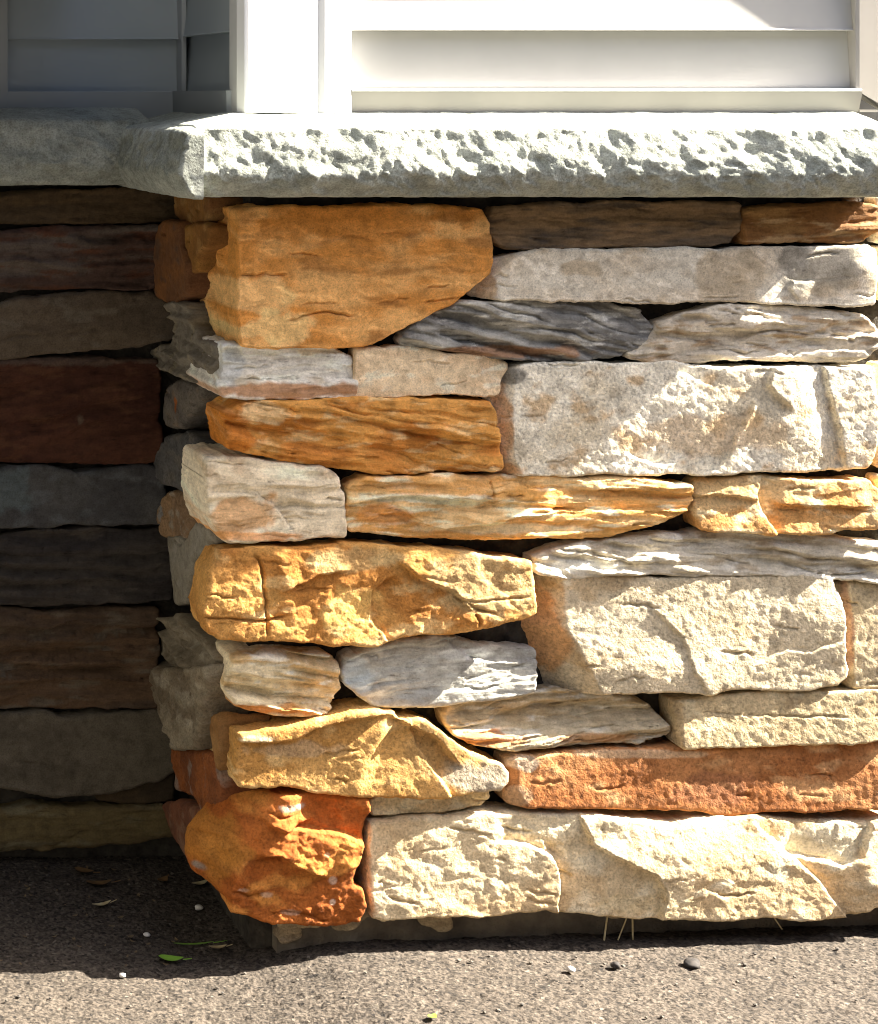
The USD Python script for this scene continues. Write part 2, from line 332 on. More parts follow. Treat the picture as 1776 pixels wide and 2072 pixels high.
M_ASPH = usdkit.material(stage, '/World/Looks/weathered_asphalt', {
    'g': ('geometry', {}), 'v': ('voronoi_texture', {'scale': 260.0}), 'n': ('noise_texture', {'scale': 240.0, 'detail': 4.0}),
    'n3': ('noise_texture', {'scale': 14.0, 'detail': 4.0}),
    'sx': ('separate_color', {}),
    'r': ('rgb_ramp', {'ramp': [(0.0, (0.012, 0.010, 0.0085)), (0.1, (0.030, 0.0245, 0.019)), (0.5, (0.054, 0.044, 0.034)), (0.9, (0.069, 0.0565, 0.0445)), (0.985, (0.075, 0.064, 0.05)), (1.0, (0.12, 0.10, 0.08))]}),
    'r2': ('rgb_ramp', {'ramp': [(0.34, (0.42,) * 3), (0.52, (1.0,) * 3), (0.75, (1.3,) * 3)]}),
    'r3': ('rgb_ramp', {'ramp': [(0.35, (0.85,) * 3), (0.65, (1.12,) * 3)]}),
    'm': ('mix_color', {'blend_type': 'multiply', 'fac': 1.0, 'use_clamp': False}), 'm3': ('mix_color', {'blend_type': 'multiply', 'fac': 1.0, 'use_clamp': False}),
    'b': ('bump', {'strength': 0.9, 'distance': 0.003}),
    'p': ('principled_bsdf', {'roughness': 0.9, 'specular_ior_level': 0.2})},
    [('g.position', 'v.vector'), ('g.position', 'n.vector'), ('g.position', 'n3.vector'), ('v.color', 'sx.color'), ('sx.r', 'r.fac'), ('n.fac', 'r2.fac'), ('n3.fac', 'r3.fac'),
     ('r.color', 'm.a'), ('r2.color', 'm.b'), ('m.result', 'm3.a'), ('r3.color', 'm3.b'), ('m3.result', 'p.base_color'), ('n.fac', 'b.height'), ('b.normal', 'p.normal')], surface='p.BSDF')
g_ = part('asphalt_driveway', (np.stack([x, y, z], -1), gq), M_ASPH, smooth=True)
meta(g_, 'weathered grey asphalt driveway along the foot of the stone wall', 'driveway', kind='structure')

# ---------------------------------------------------------------- the stone pier
SILL_F, SILL_BACK = -0.060, 0.12
pier = thing('stone_pier', 'sunlit veneer stone pier of stacked gold, grey and cream ledge stones under a pale cap', 'stone wall')
SEED = [100]
def front_stone(outline, p, label=None, inset=0, **spec):
    lo_ = min(q[0] for q in outline); outline = [(q[0] + inset * max(0, 1 - (q[0] - lo_) / 90), q[1]) for q in outline]
    SEED[0] += 7; seed = SEED[0]
    f = lambda pts: on_front(pts, 0.0)
    back = spec.pop('back', 0.05); rim = spec.pop('rim', 0.006)
    v, fc, tn = build_stone(f(outline), localise(spec, f), seed, 0.0014, back, p / 1000, front_world(0.0), rim=rim, flip=False, sides_amp=spec.get('sides', 0.003))
    return part('stone', (v, fc), M_BY[spec.get('kind', 'smooth')], pier, smooth=True, tone=tn, label=label)

GOLD, GOLDL, GOLDD = (182, 124, 58), (200, 154, 94), (150, 92, 34)
GREY, GREYL, TAN, CREAM = (166, 156, 140), (196, 190, 178), (186, 164, 132), (204, 184, 148)
WHITE, DARK, BROWN = (206, 200, 184), (84, 82, 82), (116, 86, 56)

front_stone(R3((332,185),(600,165),(1000,172),(1300,165),(1560,190),(1592,260),(1607,440),(1590,500),(1500,580),(1420,630),(1330,680),(1220,745),(1100,800),(1000,860),(880,868),(700,870),(420,878),(340,862),(325,700),(330,500),(326,350)), 4,
    'large golden corner stone under the cap', bright=1.25, kind='smooth', c=[GOLD, GOLDL, (152,102,50)], cs=(8, 26), back=0.165, rim=0.005, tilt=(0, -0.02), sides=0.010,
    crack=[(R3((325,515),(440,510),(575,516)), .005, .0014), (R3((560,748),(640,722),(700,710),(800,706),(930,722)), .005, .0013), (R3((630,662),(760,655),(850,650)), .003, .001), (R3((1020,660),(1120,640),(1200,634)), .003, .0011), (R3((1270,582),(1400,560)), .004, .0012), (R3((1250,650),(1330,645),(1460,625)), .004, .0012), (R3((480,665),(400,670),(340,668)), .002, .001)],
    step=[(R3((960,328),(900,318),(830,330),(740,360)), .004, .02)], patch=[(R3((500,780))[0], 90, 30, (214,178,122), .7), (R3((420,620))[0], 60, 40, (212,176,120), .6), (R3((900,240))[0], 220, 40, (172,112,46), .7)])
front_stone(R4((18,190),(40,160),(300,140),(700,135),(1150,140),(1165,200),(1150,260),(1110,310),(1000,325),(600,325),(300,335),(100,337),(40,312),(18,270)), -6,
    'dark brown layered stone right under the cap', bright=1.15, kind='ledge', amp=.5, c=[(124,100,72),(96,80,62),(78,68,58)], cs=(10, 60))
front_stone(R4((1182,165),(1400,150),(1700,140),(1785,150),(1790,220),(1775,262),(1745,285),(1690,306),(1500,300),(1300,306),(1182,306),(1170,240)), -2,
    kind='ledge', amp=.6, c=[(150,112,66),(128,88,48),(170,140,100)], cs=(10, 50), back=0.10)
front_stone(R4((-53,552),(-30,500),(20,440),(60,400),(120,372),(220,350),(600,345),(1000,345),(1400,340),(1720,334),(1750,350),(1757,450),(1752,582),(1700,592),(1400,586),(1100,566),(800,580),(400,576),(100,562)), 2,
    'long smooth grey stone with a slanted left end', bright=1.38, kind='smooth', amp=.6, c=[(178,166,148),(188,180,166),(160,144,120)], cs=(8, 20), back=0.05, cut=[(R4((225,345),(120,385),(60,430),(18,530),(15,570)), 1.3)],
    patch=[(R4((1400,430))[0], 40, 60, (92,88,80), .7), (R4((1560,420))[0], 60, 50, (128,120,106), .7), (R4((1100,470))[0], 80, 60, (158,142,118), .7), (R4((0,480))[0], 22, 50, (150,122,88), .8)], step=[(R4((1600,480),(1500,490),(1390,490),(1370,520),(1390,545)), .004, .03)], bulge=[(R4((1680,430))[0], 40, 40, .008)])
front_stone(D0((815,690),(835,665),(870,640),(930,618),(1000,612),(1100,614),(1250,620),(1300,633),(1322,660),(1315,690),(1280,706),(1240,722),(1150,726),(1050,726),(980,720),(920,706),(860,702),(820,700)), -4,
    'dark slate coloured stone with pale streaks', bright=1.3, kind='ledge', amp=1.1, slope=.22, c=[(106,103,98),(150,145,136),(200,195,184)], cs=(12, 80), patch=[(D0((1050,712))[0], 170, 12, (140,100,66), .7)], step=[(D0((1120,668),(980,672),(880,655)), .005, .02)], cc=.6)
front_stone(R4((630,832),(700,790),(750,750),(790,690),(900,650),(1050,615),(1150,600),(1300,603),(1500,622),(1700,648),(1776,690),(1800,740),(1776,800),(1700,845),(1500,850),(1300,838),(1100,832),(900,850),(750,848)), 2,
    'grey flaky ledge stone tapering to the left', bright=1.25, kind='ledge', amp=1.2, slope=.05, c=[(172,160,142),(186,176,160),(150,124,92)], cs=(14, 70), back=0.06, step=[(R4((1500,790),(1300,805),(1180,830),(1100,812),(960,815),(800,845)), .007, .02), (R4((1776,730),(1600,745),(1450,720),(1300,715),(1180,750)), .006, .02), (R4((1330,640),(1150,640),(1080,632)), .005, .015)])
front_stone(R3((258,880),(500,880),(800,888),(870,930),(908,940),(916,1040),(918,1115),(700,1130),(400,1130),(250,1120),(222,1085),(240,1060),(252,1000)), 6,
    'small whitish corner stone with a brown lower lip', bright=1.38, kind='ledge', amp=.35, c=[WHITE,(186,180,170),(160,146,124)], cs=(10, 60), back=0.14, rim=.004, step=[(R3((930,1046),(600,1056),(400,1062),(240,1072)), .012, .2)], patch=[(R3((580,1100))[0], 160, 16, (146,98,50), .8), (R3((290,960))[0], 24, 50, (150,152,152), .6)])
front_stone(R3((940,895),(1200,900),(1600,935),(1690,968),(1692,990),(1645,1055),(1642,1110),(1300,1120),(920,1127),(930,1000)), 0, 'flat tan stone with a square left end',
    bright=1.28, kind='smooth', amp=.4, c=[(196,176,146),(186,162,130),(204,192,172)], cs=(20, 40), rim=.003, step=[(R3((1720,1050),(1590,1045),(1570,1000)), .003, .03)])
front_stone(R4((45,960),(70,900),(150,880),(215,868),(500,868),(850,868),(1100,888),(1500,888),(1740,883),(1756,950),(1768,1050),(1772,1180),(1752,1290),(1722,1332),(1500,1342),(1200,1347),(900,1357),(500,1362),(150,1367),(52,1367),(40,1200)), 4,
    'large pale grey block with a rough right end', bright=1.25, kind='sandy', amp=.55, c=[(188,176,154),(200,192,176),(172,146,110)], cs=(12, 16), back=0.05, cut=[(R4((105,880),(108,1100),(92,1240),(150,1365)), 1.2)],
    step=[(R4((1530,890),(1550,1000),(1575,1080),(1600,1200),(1620,1300)), .008, .03), (R4((1330,1040),(1260,960),(1280,900)), -.007, .05), (R4((520,1010),(440,1030),(340,1035)), .003, .03), (R4((900,1290),(820,1320),(740,1320),(660,1285)), .004, .03), (R4((230,1085),(170,1085),(130,1105)), .003, .02), (R4((1000,1350),(1080,1290),(1120,1180),(1180,1060)), -.006, .04), (R4((970,950),(900,915),(850,905)), .003, .02)],
    patch=[(R4((75,1150))[0], 14, 100, (176,140,100), .8), (R4((110,925))[0], 26, 16, (96,92,84), .8), (R4((80,1345))[0], 30, 14, (180,136,90), .7), (R4((1000,1180))[0], 180, 40, (178,150,112), .5)], bulge=[(R4((1400,1100))[0], 60, 90, .006)])
front_stone(R3((203,1212),(300,1180),(450,1163),(900,1145),(1200,1150),(1600,1162),(1625,1250),(1642,1400),(1642,1482),(1600,1502),(1250,1507),(1000,1507),(760,1482),(550,1452),(450,1418),(240,1392),(225,1300)), 8,
    'ochre corner stone with a dark orange chipped end', bright=1.12, inset=18, kind='ledge', amp=.9, slope=.15, c=[(196,142,72),(178,116,50),(212,180,128)], cs=(12, 50), back=0.07, cut=[(R3((300,1180),(330,1240),(410,1330),(480,1415),(620,1465),(760,1490)), 1.1)], cutmax=False,
    patch=[(R3((420,1210))[0], 50, 20, (212,186,140), .7), (R3((300,1320))[0], 44, 44, (176,104,34), .8)], step=[(R3((900,1230),(760,1245),(640,1240),(560,1235)), -.005, .04), (R3((560,1240),(640,1290),(760,1310),(840,1335)), .006, .04)])
front_stone(R5((245,112),(262,70),(350,58),(600,75),(760,88),(832,140),(857,200),(864,300),(862,372),(720,380),(650,392),(500,392),(350,397),(292,350),(262,290),(245,200)), 8,
    'rounded whitish corner stone with a tan flank', inset=18, bright=1.32, kind='ledge', amp=.6, c=[(204,192,170),(190,176,152),(176,156,128)], cs=(10, 24), back=0.10, rim=.012, patch=[(R5((430,290))[0], 70, 40, (178,140,96), .85), (R5((500,375))[0], 100, 10, (190,132,70), .7)], step=[(R5((620,330),(560,250),(480,190),(330,200)), .006, .04), (R5((860,262),(700,268),(580,265)), .003, .02)], bulge=[(R5((600,170))[0], 110, 40, .008)])
front_stone(D0((700,1062),(700,1020),(706,985),(735,966),(800,967),(900,964),(1000,965),(1100,966),(1240,967),(1340,974),(1392,985),(1399,1010),(1385,1030),(1340,1050),(1290,1066),(1240,1080),(1170,1087),(1060,1087),(950,1087),(830,1084),(760,1076),(710,1070)), 4,
    'long golden ledge stone with wavy pale ridges', bright=1.15, kind='ledge', amp=.7, c=[(196,148,84),(208,176,126),(220,206,178)], cs=(9, 60), step=[(D0((990,1010),(900,1008),(835,1000),(780,1006),(705,1018)), -.009, .025), (D0((1100,1040),(1040,1046),(960,1062),(900,1070),(850,1062),(815,1035)), -.008, .03), (D0((1390,1030),(1250,1030),(1150,1032),(1080,1025),(980,1028)), .006, .02)], crack=[(D0((990,970),(988,990),(992,1008)), .004, .001)], patch=[(D0((850,1005))[0], 140, 10, (222,210,190), .7), (D0((1000,1068))[0], 160, 10, (222,206,172), .6), (D0((780,1040))[0], 60, 22, (188,124,56), .7), (D0((850,983))[0], 120, 14, (192,146,88), .7)])
front_stone(R6((945,185),(960,160),(1150,148),(1250,145),(1400,155),(1640,165),(1700,158),(1757,200),(1765,320),(1732,362),(1600,362),(1500,382),(1350,377),(1280,387),(1100,377),(960,367),(945,280)), 9,
    'rough tan ledge stone at the right edge, brightly lit', kind='rock', amp=.65, c=[(200,168,120),(196,146,86),(220,200,160)], cs=(12, 30), back=0.06, tilt=(.06, -.16), step=[(R6((1180,240),(1080,225),(960,225)), -.006, .03), (R6((1280,370),(1240,300),(1215,220),(1240,160)), .006, .06), (R6((1660,270),(1500,270),(1340,265)), -.006, .03)])
front_stone(R5((222,690),(238,600),(258,520),(320,440),(450,423),(600,430),(900,418),(1000,425),(1300,446),(1640,488),(1652,560),(1652,690),(1560,722),(1420,752),(1300,772),(1100,792),(1000,818),(820,822),(700,806),(500,802),(400,806),(300,797),(248,772)), 20,
    'craggy golden corner stone, the longest of the left edge', inset=18, kind='rock', amp=.75, c=[(190,142,78),(172,116,54),(206,172,118)], cs=(9, 22), back=0.055, rim=.010, tilt=(0, -.06),
    crack=[(R5((470,440),(500,510),(510,600),(520,720),(520,800)), .006, .0016), (R5((240,710),(350,715),(500,722),(620,700)), .006, .0015), (R5((1300,620),(1420,680),(1500,700)), .004, .0013), (R5((1400,690),(1420,750)), .004, .0012), (R5((1330,640),(1480,640),(1640,625)), .003, .0012)],
    step=[(R5((820,520),(740,530),(690,560),(620,590)), -.007, .05), (R5((1000,770),(960,720),(960,600),(1020,560)), .008, .05), (R5((1340,640),(1300,600),(1180,560),(1100,500)), -.007, .05)], patch=[(R5((1450,560))[0], 130, 60, (184,158,112), .75), (R5((900,470))[0], 90, 22, (196,170,120), .5), (R5((880,700))[0], 60, 50, (222,182,108), .6)])
front_stone(R6((205,562),(213,510),(300,480),(450,450),(600,430),(800,414),(1000,404),(1300,398),(1500,400),(1700,438),(1776,448),(1856,460),(1856,610),(1700,602),(1550,590),(1300,576),(1100,580),(900,576),(700,580),(550,592),(350,592),(230,577)), 5,
    'long grey ledge stone with small sunlit patches', bright=1.18, kind='ledge', amp=.9, slope=.1, c=[(178,168,150),(192,184,170),(150,134,110)], cs=(14, 60), tilt=(0, -.1), back=0.05, patch=[(R6((450,545))[0], 70, 16, (206,202,192), .7)], step=[(R6((1000,500),(800,480),(600,520),(480,500)), .005, .02), (R6((1700,575),(1500,580),(1400,540),(1300,510)), -.006, .03)])
front_stone(R6((232,605),(500,600),(900,600),(1300,595),(1545,593),(1562,640),(1572,700),(1587,850),(1588,1030),(1550,1062),(1400,1092),(1100,1082),(960,1107),(800,1092),(600,1102),(360,1122),(300,1112),(210,1082),(190,950),(178,850),(208,720),(225,650)), 11,
    'large cream block with a tan chipped left face', kind='sandy', amp=.35, c=[(192,176,148),(202,188,162),(182,158,122)], cs=(8, 14), cut=[(R6((240,600),(290,700),(322,780),(345,900),(352,1010),(356,1125)), 1.1)], tilt=(.02, -.08),
    patch=[(R6((262,900))[0], 40, 110, (196,150,100), .9)], step=[(R6((1560,880),(1440,920),(1330,915),(1230,960)), .003, .03), (R6((960,1110),(900,1000),(860,860),(760,760)), -.003, .10)], bulge=[(R6((700,1000))[0], 120, 50, .006), (R6((1500,800))[0], 70, 60, .006)])
front_stone(R6((1608,645),(1640,625),(1776,628),(1856,640),(1856,1078),(1640,1087),(1620,1062),(1610,850)), 10,
    'upright tan stone cut off by the right edge', kind='sandy', amp=.6, tilt=(.05, -.06), c=[(186,168,136),(176,158,128),(200,182,148)], cs=(20, 20), cut=[(R6((1640,620),(1634,850),(1640,1090)), 1.2)], patch=[(R6((1620,850))[0], 10, 110, (150,106,82), .7)])
front_stone(R5((365,900),(500,884),(680,884),(790,888),(827,920),(838,1020),(817,1070),(802,1112),(720,1132),(560,1132),(450,1112),(375,1092),(328,1020),(350,950)), 12,
    'short pale corner stone with frayed layers', inset=18, bright=1.1, kind='ledge', amp=1.2, slope=.1, c=[(206,190,158),(190,162,118),(214,208,194)], cs=(16, 70), back=0.08, step=[(R5((800,1100),(700,1075),(560,1075),(440,1060),(340,1035)), .012, .03)], patch=[(R5((520,1110))[0], 90, 12, (178,116,52), .8)])
front_stone(R5((863,955),(880,908),(1000,868),(1100,833),(1250,813),(1350,826),(1450,856),(1692,874),(1693,920),(1668,980),(1664,1028),(1500,1062),(1300,1092),(1100,1098),(1000,1092),(920,1042),(868,1000)), 4,
    'blue grey wedge of stone', bright=1.12, kind='ledge', amp=.45, slope=-.12, c=[(166,162,152),(150,147,140),(186,184,174)], cs=(14, 50), tilt=(0, -.1), step=[(R5((1690,960),(1500,1000),(1330,1030),(1200,1045)), .004, .03), (R5((1690,915),(1560,915),(1400,900),(1350,860)), .008, .08)], patch=[(R5((930,970))[0], 40, 30, (172,180,182), .7), (R5((1380,880))[0], 60, 10, (214,214,208), .6)])
front_stone(D0((900,1442),(910,1424),(960,1413),(1040,1404),(1100,1401),(1150,1401),(1210,1409),(1280,1419),(1312,1430),(1342,1460),(1352,1482),(1290,1497),(1200,1502),(1100,1507),(1030,1510),(960,1502),(910,1482),(899,1462)), 5,
    'lens shaped ledge stone with brown undersides', kind='ledge', amp=1.0, slope=-.12, c=[(184,168,140),(170,148,114),(206,198,182)], cs=(10, 70), tilt=(0, -.12), patch=[(D0((980,1490))[0], 70, 14, (168,110,56), .75), (D0((1180,1490))[0], 90, 10, (172,118,66), .6)], step=[(D0((1330,1465),(1200,1475),(1120,1475),(1000,1485)), .007, .02), (D0((1310,1440),(1220,1435),(1120,1462),(1040,1455),(950,1450)), .006, .02)])
front_stone(R6((840,1160),(1000,1130),(1280,1115),(1500,1115),(1700,1103),(1776,1108),(1856,1108),(1856,1290),(1700,1322),(1560,1332),(1300,1337),(1000,1347),(858,1347),(845,1260)), 17,
    'sandy tan block with a diagonal shadow', kind='sandy', amp=.4, tilt=(.01, -.08), c=[(190,170,134),(180,158,122),(204,188,154)], cs=(20, 20), rim=.004, cut=[(R6((858,1150),(862,1350)), 1.0)], crack=[(R6((860,1190),(1100,1205),(1300,1210),(1650,1215)), .002, .001)])
front_stone(R7((440,152),(490,150),(600,130),(750,104),(900,68),(1060,48),(1150,58),(1180,90),(1300,100),(1360,150),(1400,190),(1500,240),(1640,290),(1672,330),(1672,372),(1640,402),(1500,417),(1350,428),(1200,438),(1000,428),(800,412),(720,392),(600,387),(500,398),(440,382),(425,330),(432,250)), 22,
    'humped golden corner stone with a grey right tip', kind='sandy', amp=.8, c=[(188,146,86),(172,126,66),(200,166,112)], cs=(9, 18), back=0.12, rim=.007, tilt=(0, -.04), sides=.010, cut=[(R7((1180,60),(1260,120),(1330,250),(1400,440)), -.0)], patch=[(R7((1560,350))[0], 90, 36, (160,150,134), .85), (R7((1330,200))[0], 50, 60, (176,140,90), .6), (R7((700,220))[0], 110, 16, (172,152,124), .5), (R7((520,165))[0], 40, 8, (214,196,160), .7)],
    step=[(R7((1100,60),(900,90),(760,140),(680,170),(560,190),(450,185)), -.007, .06), (R7((1230,100),(1260,200),(1330,300),(1400,420)), -.006, .05), (R7((1180,90),(1340,160),(1420,250)), .012, .12)])
front_stone(R8((75,325),(85,282),(150,265),(300,250),(550,235),(800,230),(1100,228),(1400,213),(1700,198),(1776,198),(1856,198),(1856,482),(1600,492),(1300,492),(1100,502),(1000,507),(900,492),(600,482),(300,482),(150,477),(85,472),(75,400)), 15,
    'long rust brown stone near the bottom right', kind='sandy', amp=.7, tilt=(0, -.06), c=[(170,116,70),(148,92,48),(190,146,100)], cs=(10, 22), cut=[(R8((110,270),(118,400),(150,480)), .8)], back=.05, patch=[(R8((120,285))[0], 40, 14, (196,180,158), .7), (R8((110,430))[0], 26, 20, (206,176,140), .6), (R8((700,245))[0], 150, 8, (206,180,146), .6), (R8((1010,400))[0], 80, 40, (142,92,62), .6)])
front_stone(R7((1065,482),(1100,462),(1300,446),(1500,431),(1600,424),(1608,462),(1570,492),(1400,517),(1200,527),(1080,538)), 3,
    'thin cream sliver wedged above the big bottom block', kind='sandy', amp=.4, c=[(206,188,152),(196,174,136),(212,200,172)], cs=(14, 30), rim=.004)
front_stone(R7((228,770),(240,680),(300,602),(370,547),(440,470),(600,438),(760,438),(1030,450),(1036,500),(1012,560),(1004,640),(992,700),(962,760),(946,840),(992,862),(998,930),(982,1002),(880,1022),(700,1008),(560,1003),(400,962),(388,900),(300,850),(250,820)), 28,
    'rusty orange corner stone with white flecks at the bottom', inset=18, kind='rock', amp=1.2, c=[(166,94,38),(142,76,26),(190,128,60)], cs=(9, 14), back=0.05, rim=.009, cut=[(R7((700,430),(600,510),(500,620),(415,800),(395,960)), 1.25)], tilt=(0, .02),
    patch=[(R7((330,690))[0], 60, 70, (158,104,40), .75), (R7((690,480))[0], 30, 7, (164,146,130), .7), (R7((830,690))[0], 5, 4, (196,160,130), .6), (R7((860,810))[0], 7, 8, (190,166,146), .6), (R7((860,910))[0], 5, 5, (200,176,156), .7), (R7((560,880))[0], 12, 6, (176,150,128), .6), (R7((450,860))[0], 13, 4, (176,146,124), .55), (R7((670,960))[0], 18, 5, (180,150,126), .55), (R7((290,800))[0], 16, 10, (128,124,112), .7)],
    step=[(R7((780,780),(700,750),(620,700),(570,700)), -.012, .03), (R7((980,640),(900,600),(820,590),(720,580)), .012, .06), (R7((720,560),(640,590),(580,560)), -.008, .04)], crack=[(R7((400,870),(480,890),(560,870)), .005, .0018), (R7((560,960),(700,960),(860,1005)), .004, .0014)])
front_stone(D0((738,1700),(742,1660),(800,1654),(900,1650),(960,1641),(985,1638)) + R8((0,523),(200,520),(500,530),(800,560),(900,545),(1150,528),(1300,540),(1500,560),(1700,548),(1776,548),(1856,560),(1856,800),(1745,880),(1650,922),(1550,947),(1400,957),(1200,947),(1000,962),(800,962),(500,947),(300,932),(200,932),(0,962)) + R7((1300,985),(1100,997),(1052,992),(1046,850),(1040,700)), 27,
    'long craggy cream block at the foot of the pier', kind='rock', amp=.6, c=[(200,180,146),(188,162,124),(210,196,168)], cs=(9, 14), rim=.008, tilt=(0.01, -.09), back=.045,
    step=[(R8((250,690),(160,650),(60,640)), .008, .03), (R8((270,930),(285,780),(250,690)), .007, .05), (R8((1560,960),(1450,800),(1340,700),(1200,580)), .008, .06), (R8((1700,560),(1640,690),(1560,730),(1340,690)), .010, .06), (R8((720,960),(740,840),(700,770),(560,700),(430,640),(400,560)), -.009, .07)], patch=[(R8((1450,640))[0], 110, 40, (196,186,162), .8), (R8((300,560))[0], 200, 14, (196,180,150), .6), (R8((640,900))[0], 80, 20, (200,178,136), .5)], bulge=[(R8((900,680))[0], 150, 70, .010), (R8((1680,800))[0], 50, 50, .010)])

# unseen filler stones added past the right edge to darken the joints
for (a, b) in ((405, 492), (505, 606), (742, 948), (968, 1066)):
    front_stone([(1788, a), (1848, a + 2), (1850, b), (1789, b - 2)], -12, kind='rock', amp=.5, c=[TAN, GREY, CREAM])

front_stone([(1800, 1772), (1880, 1772), (1882, 1888), (1802, 1880)], 26, kind='rock', amp=.5, c=[TAN, GREY, CREAM])  # unseen stone added to carry the ground shadow to the right

# stones of the left return of the pier
def side_stone(outline, p, label=None, **spec):
    spec.setdefault('bright', .72); spec['amp'] = spec.get('amp', .8) * 1.5  # lowered brightness puts the side shade into the stone tones
    SEED[0] += 7; seed = SEED[0]
    back = spec.pop('back', 0.055); rim = spec.pop('rim', 0.009)
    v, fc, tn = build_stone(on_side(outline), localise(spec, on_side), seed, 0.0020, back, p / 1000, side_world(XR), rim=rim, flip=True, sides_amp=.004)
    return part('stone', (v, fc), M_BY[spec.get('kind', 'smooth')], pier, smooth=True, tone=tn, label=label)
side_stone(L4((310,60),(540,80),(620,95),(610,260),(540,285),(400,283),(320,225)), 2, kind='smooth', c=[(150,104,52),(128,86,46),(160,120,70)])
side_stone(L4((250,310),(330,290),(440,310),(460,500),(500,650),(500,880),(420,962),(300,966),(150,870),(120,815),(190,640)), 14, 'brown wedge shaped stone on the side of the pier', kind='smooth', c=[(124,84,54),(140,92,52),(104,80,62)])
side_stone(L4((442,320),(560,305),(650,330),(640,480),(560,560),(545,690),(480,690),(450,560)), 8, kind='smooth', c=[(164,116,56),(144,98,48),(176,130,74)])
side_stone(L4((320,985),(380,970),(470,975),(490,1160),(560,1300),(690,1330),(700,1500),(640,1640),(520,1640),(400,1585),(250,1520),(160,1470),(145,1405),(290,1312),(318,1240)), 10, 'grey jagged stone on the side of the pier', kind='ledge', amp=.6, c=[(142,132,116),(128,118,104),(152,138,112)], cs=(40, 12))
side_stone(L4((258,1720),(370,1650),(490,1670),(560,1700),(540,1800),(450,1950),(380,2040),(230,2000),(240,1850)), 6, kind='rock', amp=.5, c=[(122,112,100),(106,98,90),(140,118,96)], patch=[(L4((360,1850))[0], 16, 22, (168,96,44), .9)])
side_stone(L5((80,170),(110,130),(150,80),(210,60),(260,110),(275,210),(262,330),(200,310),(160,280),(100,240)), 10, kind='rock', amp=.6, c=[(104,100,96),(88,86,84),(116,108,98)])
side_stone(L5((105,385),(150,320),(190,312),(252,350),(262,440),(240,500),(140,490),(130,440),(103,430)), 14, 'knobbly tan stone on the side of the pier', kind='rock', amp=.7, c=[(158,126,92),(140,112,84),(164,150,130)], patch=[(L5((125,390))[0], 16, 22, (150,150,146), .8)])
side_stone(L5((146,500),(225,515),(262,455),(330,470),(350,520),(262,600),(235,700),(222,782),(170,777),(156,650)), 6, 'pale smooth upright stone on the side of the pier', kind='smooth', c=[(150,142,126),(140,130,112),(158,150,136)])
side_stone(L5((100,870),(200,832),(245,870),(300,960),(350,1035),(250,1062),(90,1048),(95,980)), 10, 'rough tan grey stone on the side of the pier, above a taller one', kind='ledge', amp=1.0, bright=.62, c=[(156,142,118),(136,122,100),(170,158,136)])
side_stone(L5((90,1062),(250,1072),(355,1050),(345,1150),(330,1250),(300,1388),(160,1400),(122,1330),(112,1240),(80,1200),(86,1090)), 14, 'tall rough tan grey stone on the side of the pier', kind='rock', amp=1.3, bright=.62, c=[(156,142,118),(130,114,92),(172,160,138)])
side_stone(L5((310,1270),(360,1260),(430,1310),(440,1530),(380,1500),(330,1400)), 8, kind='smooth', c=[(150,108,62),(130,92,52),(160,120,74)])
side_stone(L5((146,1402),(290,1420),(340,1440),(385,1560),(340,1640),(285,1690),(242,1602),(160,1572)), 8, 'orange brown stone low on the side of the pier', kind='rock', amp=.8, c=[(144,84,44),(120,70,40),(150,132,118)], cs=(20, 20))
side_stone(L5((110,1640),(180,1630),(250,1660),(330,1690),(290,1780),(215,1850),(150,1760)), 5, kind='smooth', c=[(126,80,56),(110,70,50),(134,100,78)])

# mortar core of the pier, front and return
def slab(u0, u1, v0, v1, h, amp, w0, to_world, thick, seed, flip=False):
    us, vs = np.linspace(u0, u1, max(2, int((u1 - u0) / h))), np.linspace(v0, v1, max(2, int((v1 - v0) / h)))
    U, V = np.meshgrid(us, vs, indexing='ij'); n, mm_ = U.shape
    w = w0 + amp * (fbm(uv3(U.ravel(), V.ravel(), 30, 30, seed), 5, seed) - 0.5) * 2 + amp * .6 * (fbm(uv3(U.ravel(), V.ravel(), 140, 140, seed + 1), 3, seed + 1) - 0.5)
    q = np.stack([U.ravel(), V.ravel(), w], -1); i = np.arange(n * mm_).reshape(n, mm_)
    f = np.stack([i[:-1, :-1], i[1:, :-1], i[1:, 1:], i[:-1, 1:]], -1).reshape(-1, 4)
    ring = np.concatenate([i[:, 0], i[-1, 1:], i[-2::-1, -1], i[0, -2:0:-1]])
    bq = q[ring].copy(); bq[:, 2] = w0 - thick; k = len(q) + np.arange(len(ring)); r2, k2 = np.roll(ring, -1), np.roll(k, -1)
    f2 = np.stack([ring, k, k2, r2], -1)
    tri = np.vstack([f[:, [0, 1, 2]], f[:, [0, 2, 3]], f2[:, [0, 1, 2]], f2[:, [0, 2, 3]], np.stack([k[1:-1], k[:1].repeat(len(k) - 2), k[2:]], -1)])
    if flip: tri = tri[:, ::-1]
    return to_world(np.vstack([q, bq])), tri
ZCAP = Z(398, SILL_F) + 0.004
part('mortar_bed', slab(X(522), X(1846), -0.02, ZCAP, 0.004, 0.005, -0.034, front_world(0.0), 0.1, 41), M_MORTAR, pier, smooth=40)
part('mortar_bed', slab(0.03, RECESS + 0.06, -0.02, ZCAP, 0.004, 0.005, -0.038, side_world(XR), 0.1, 43, True), M_MORTAR, pier, smooth=40)
part('footing', slab(X(566), X(1850), -0.08, Z(1822), 0.004, 0.007, -0.012, front_world(0.0), 0.2, 45), M_CONC, pier, smooth=40)
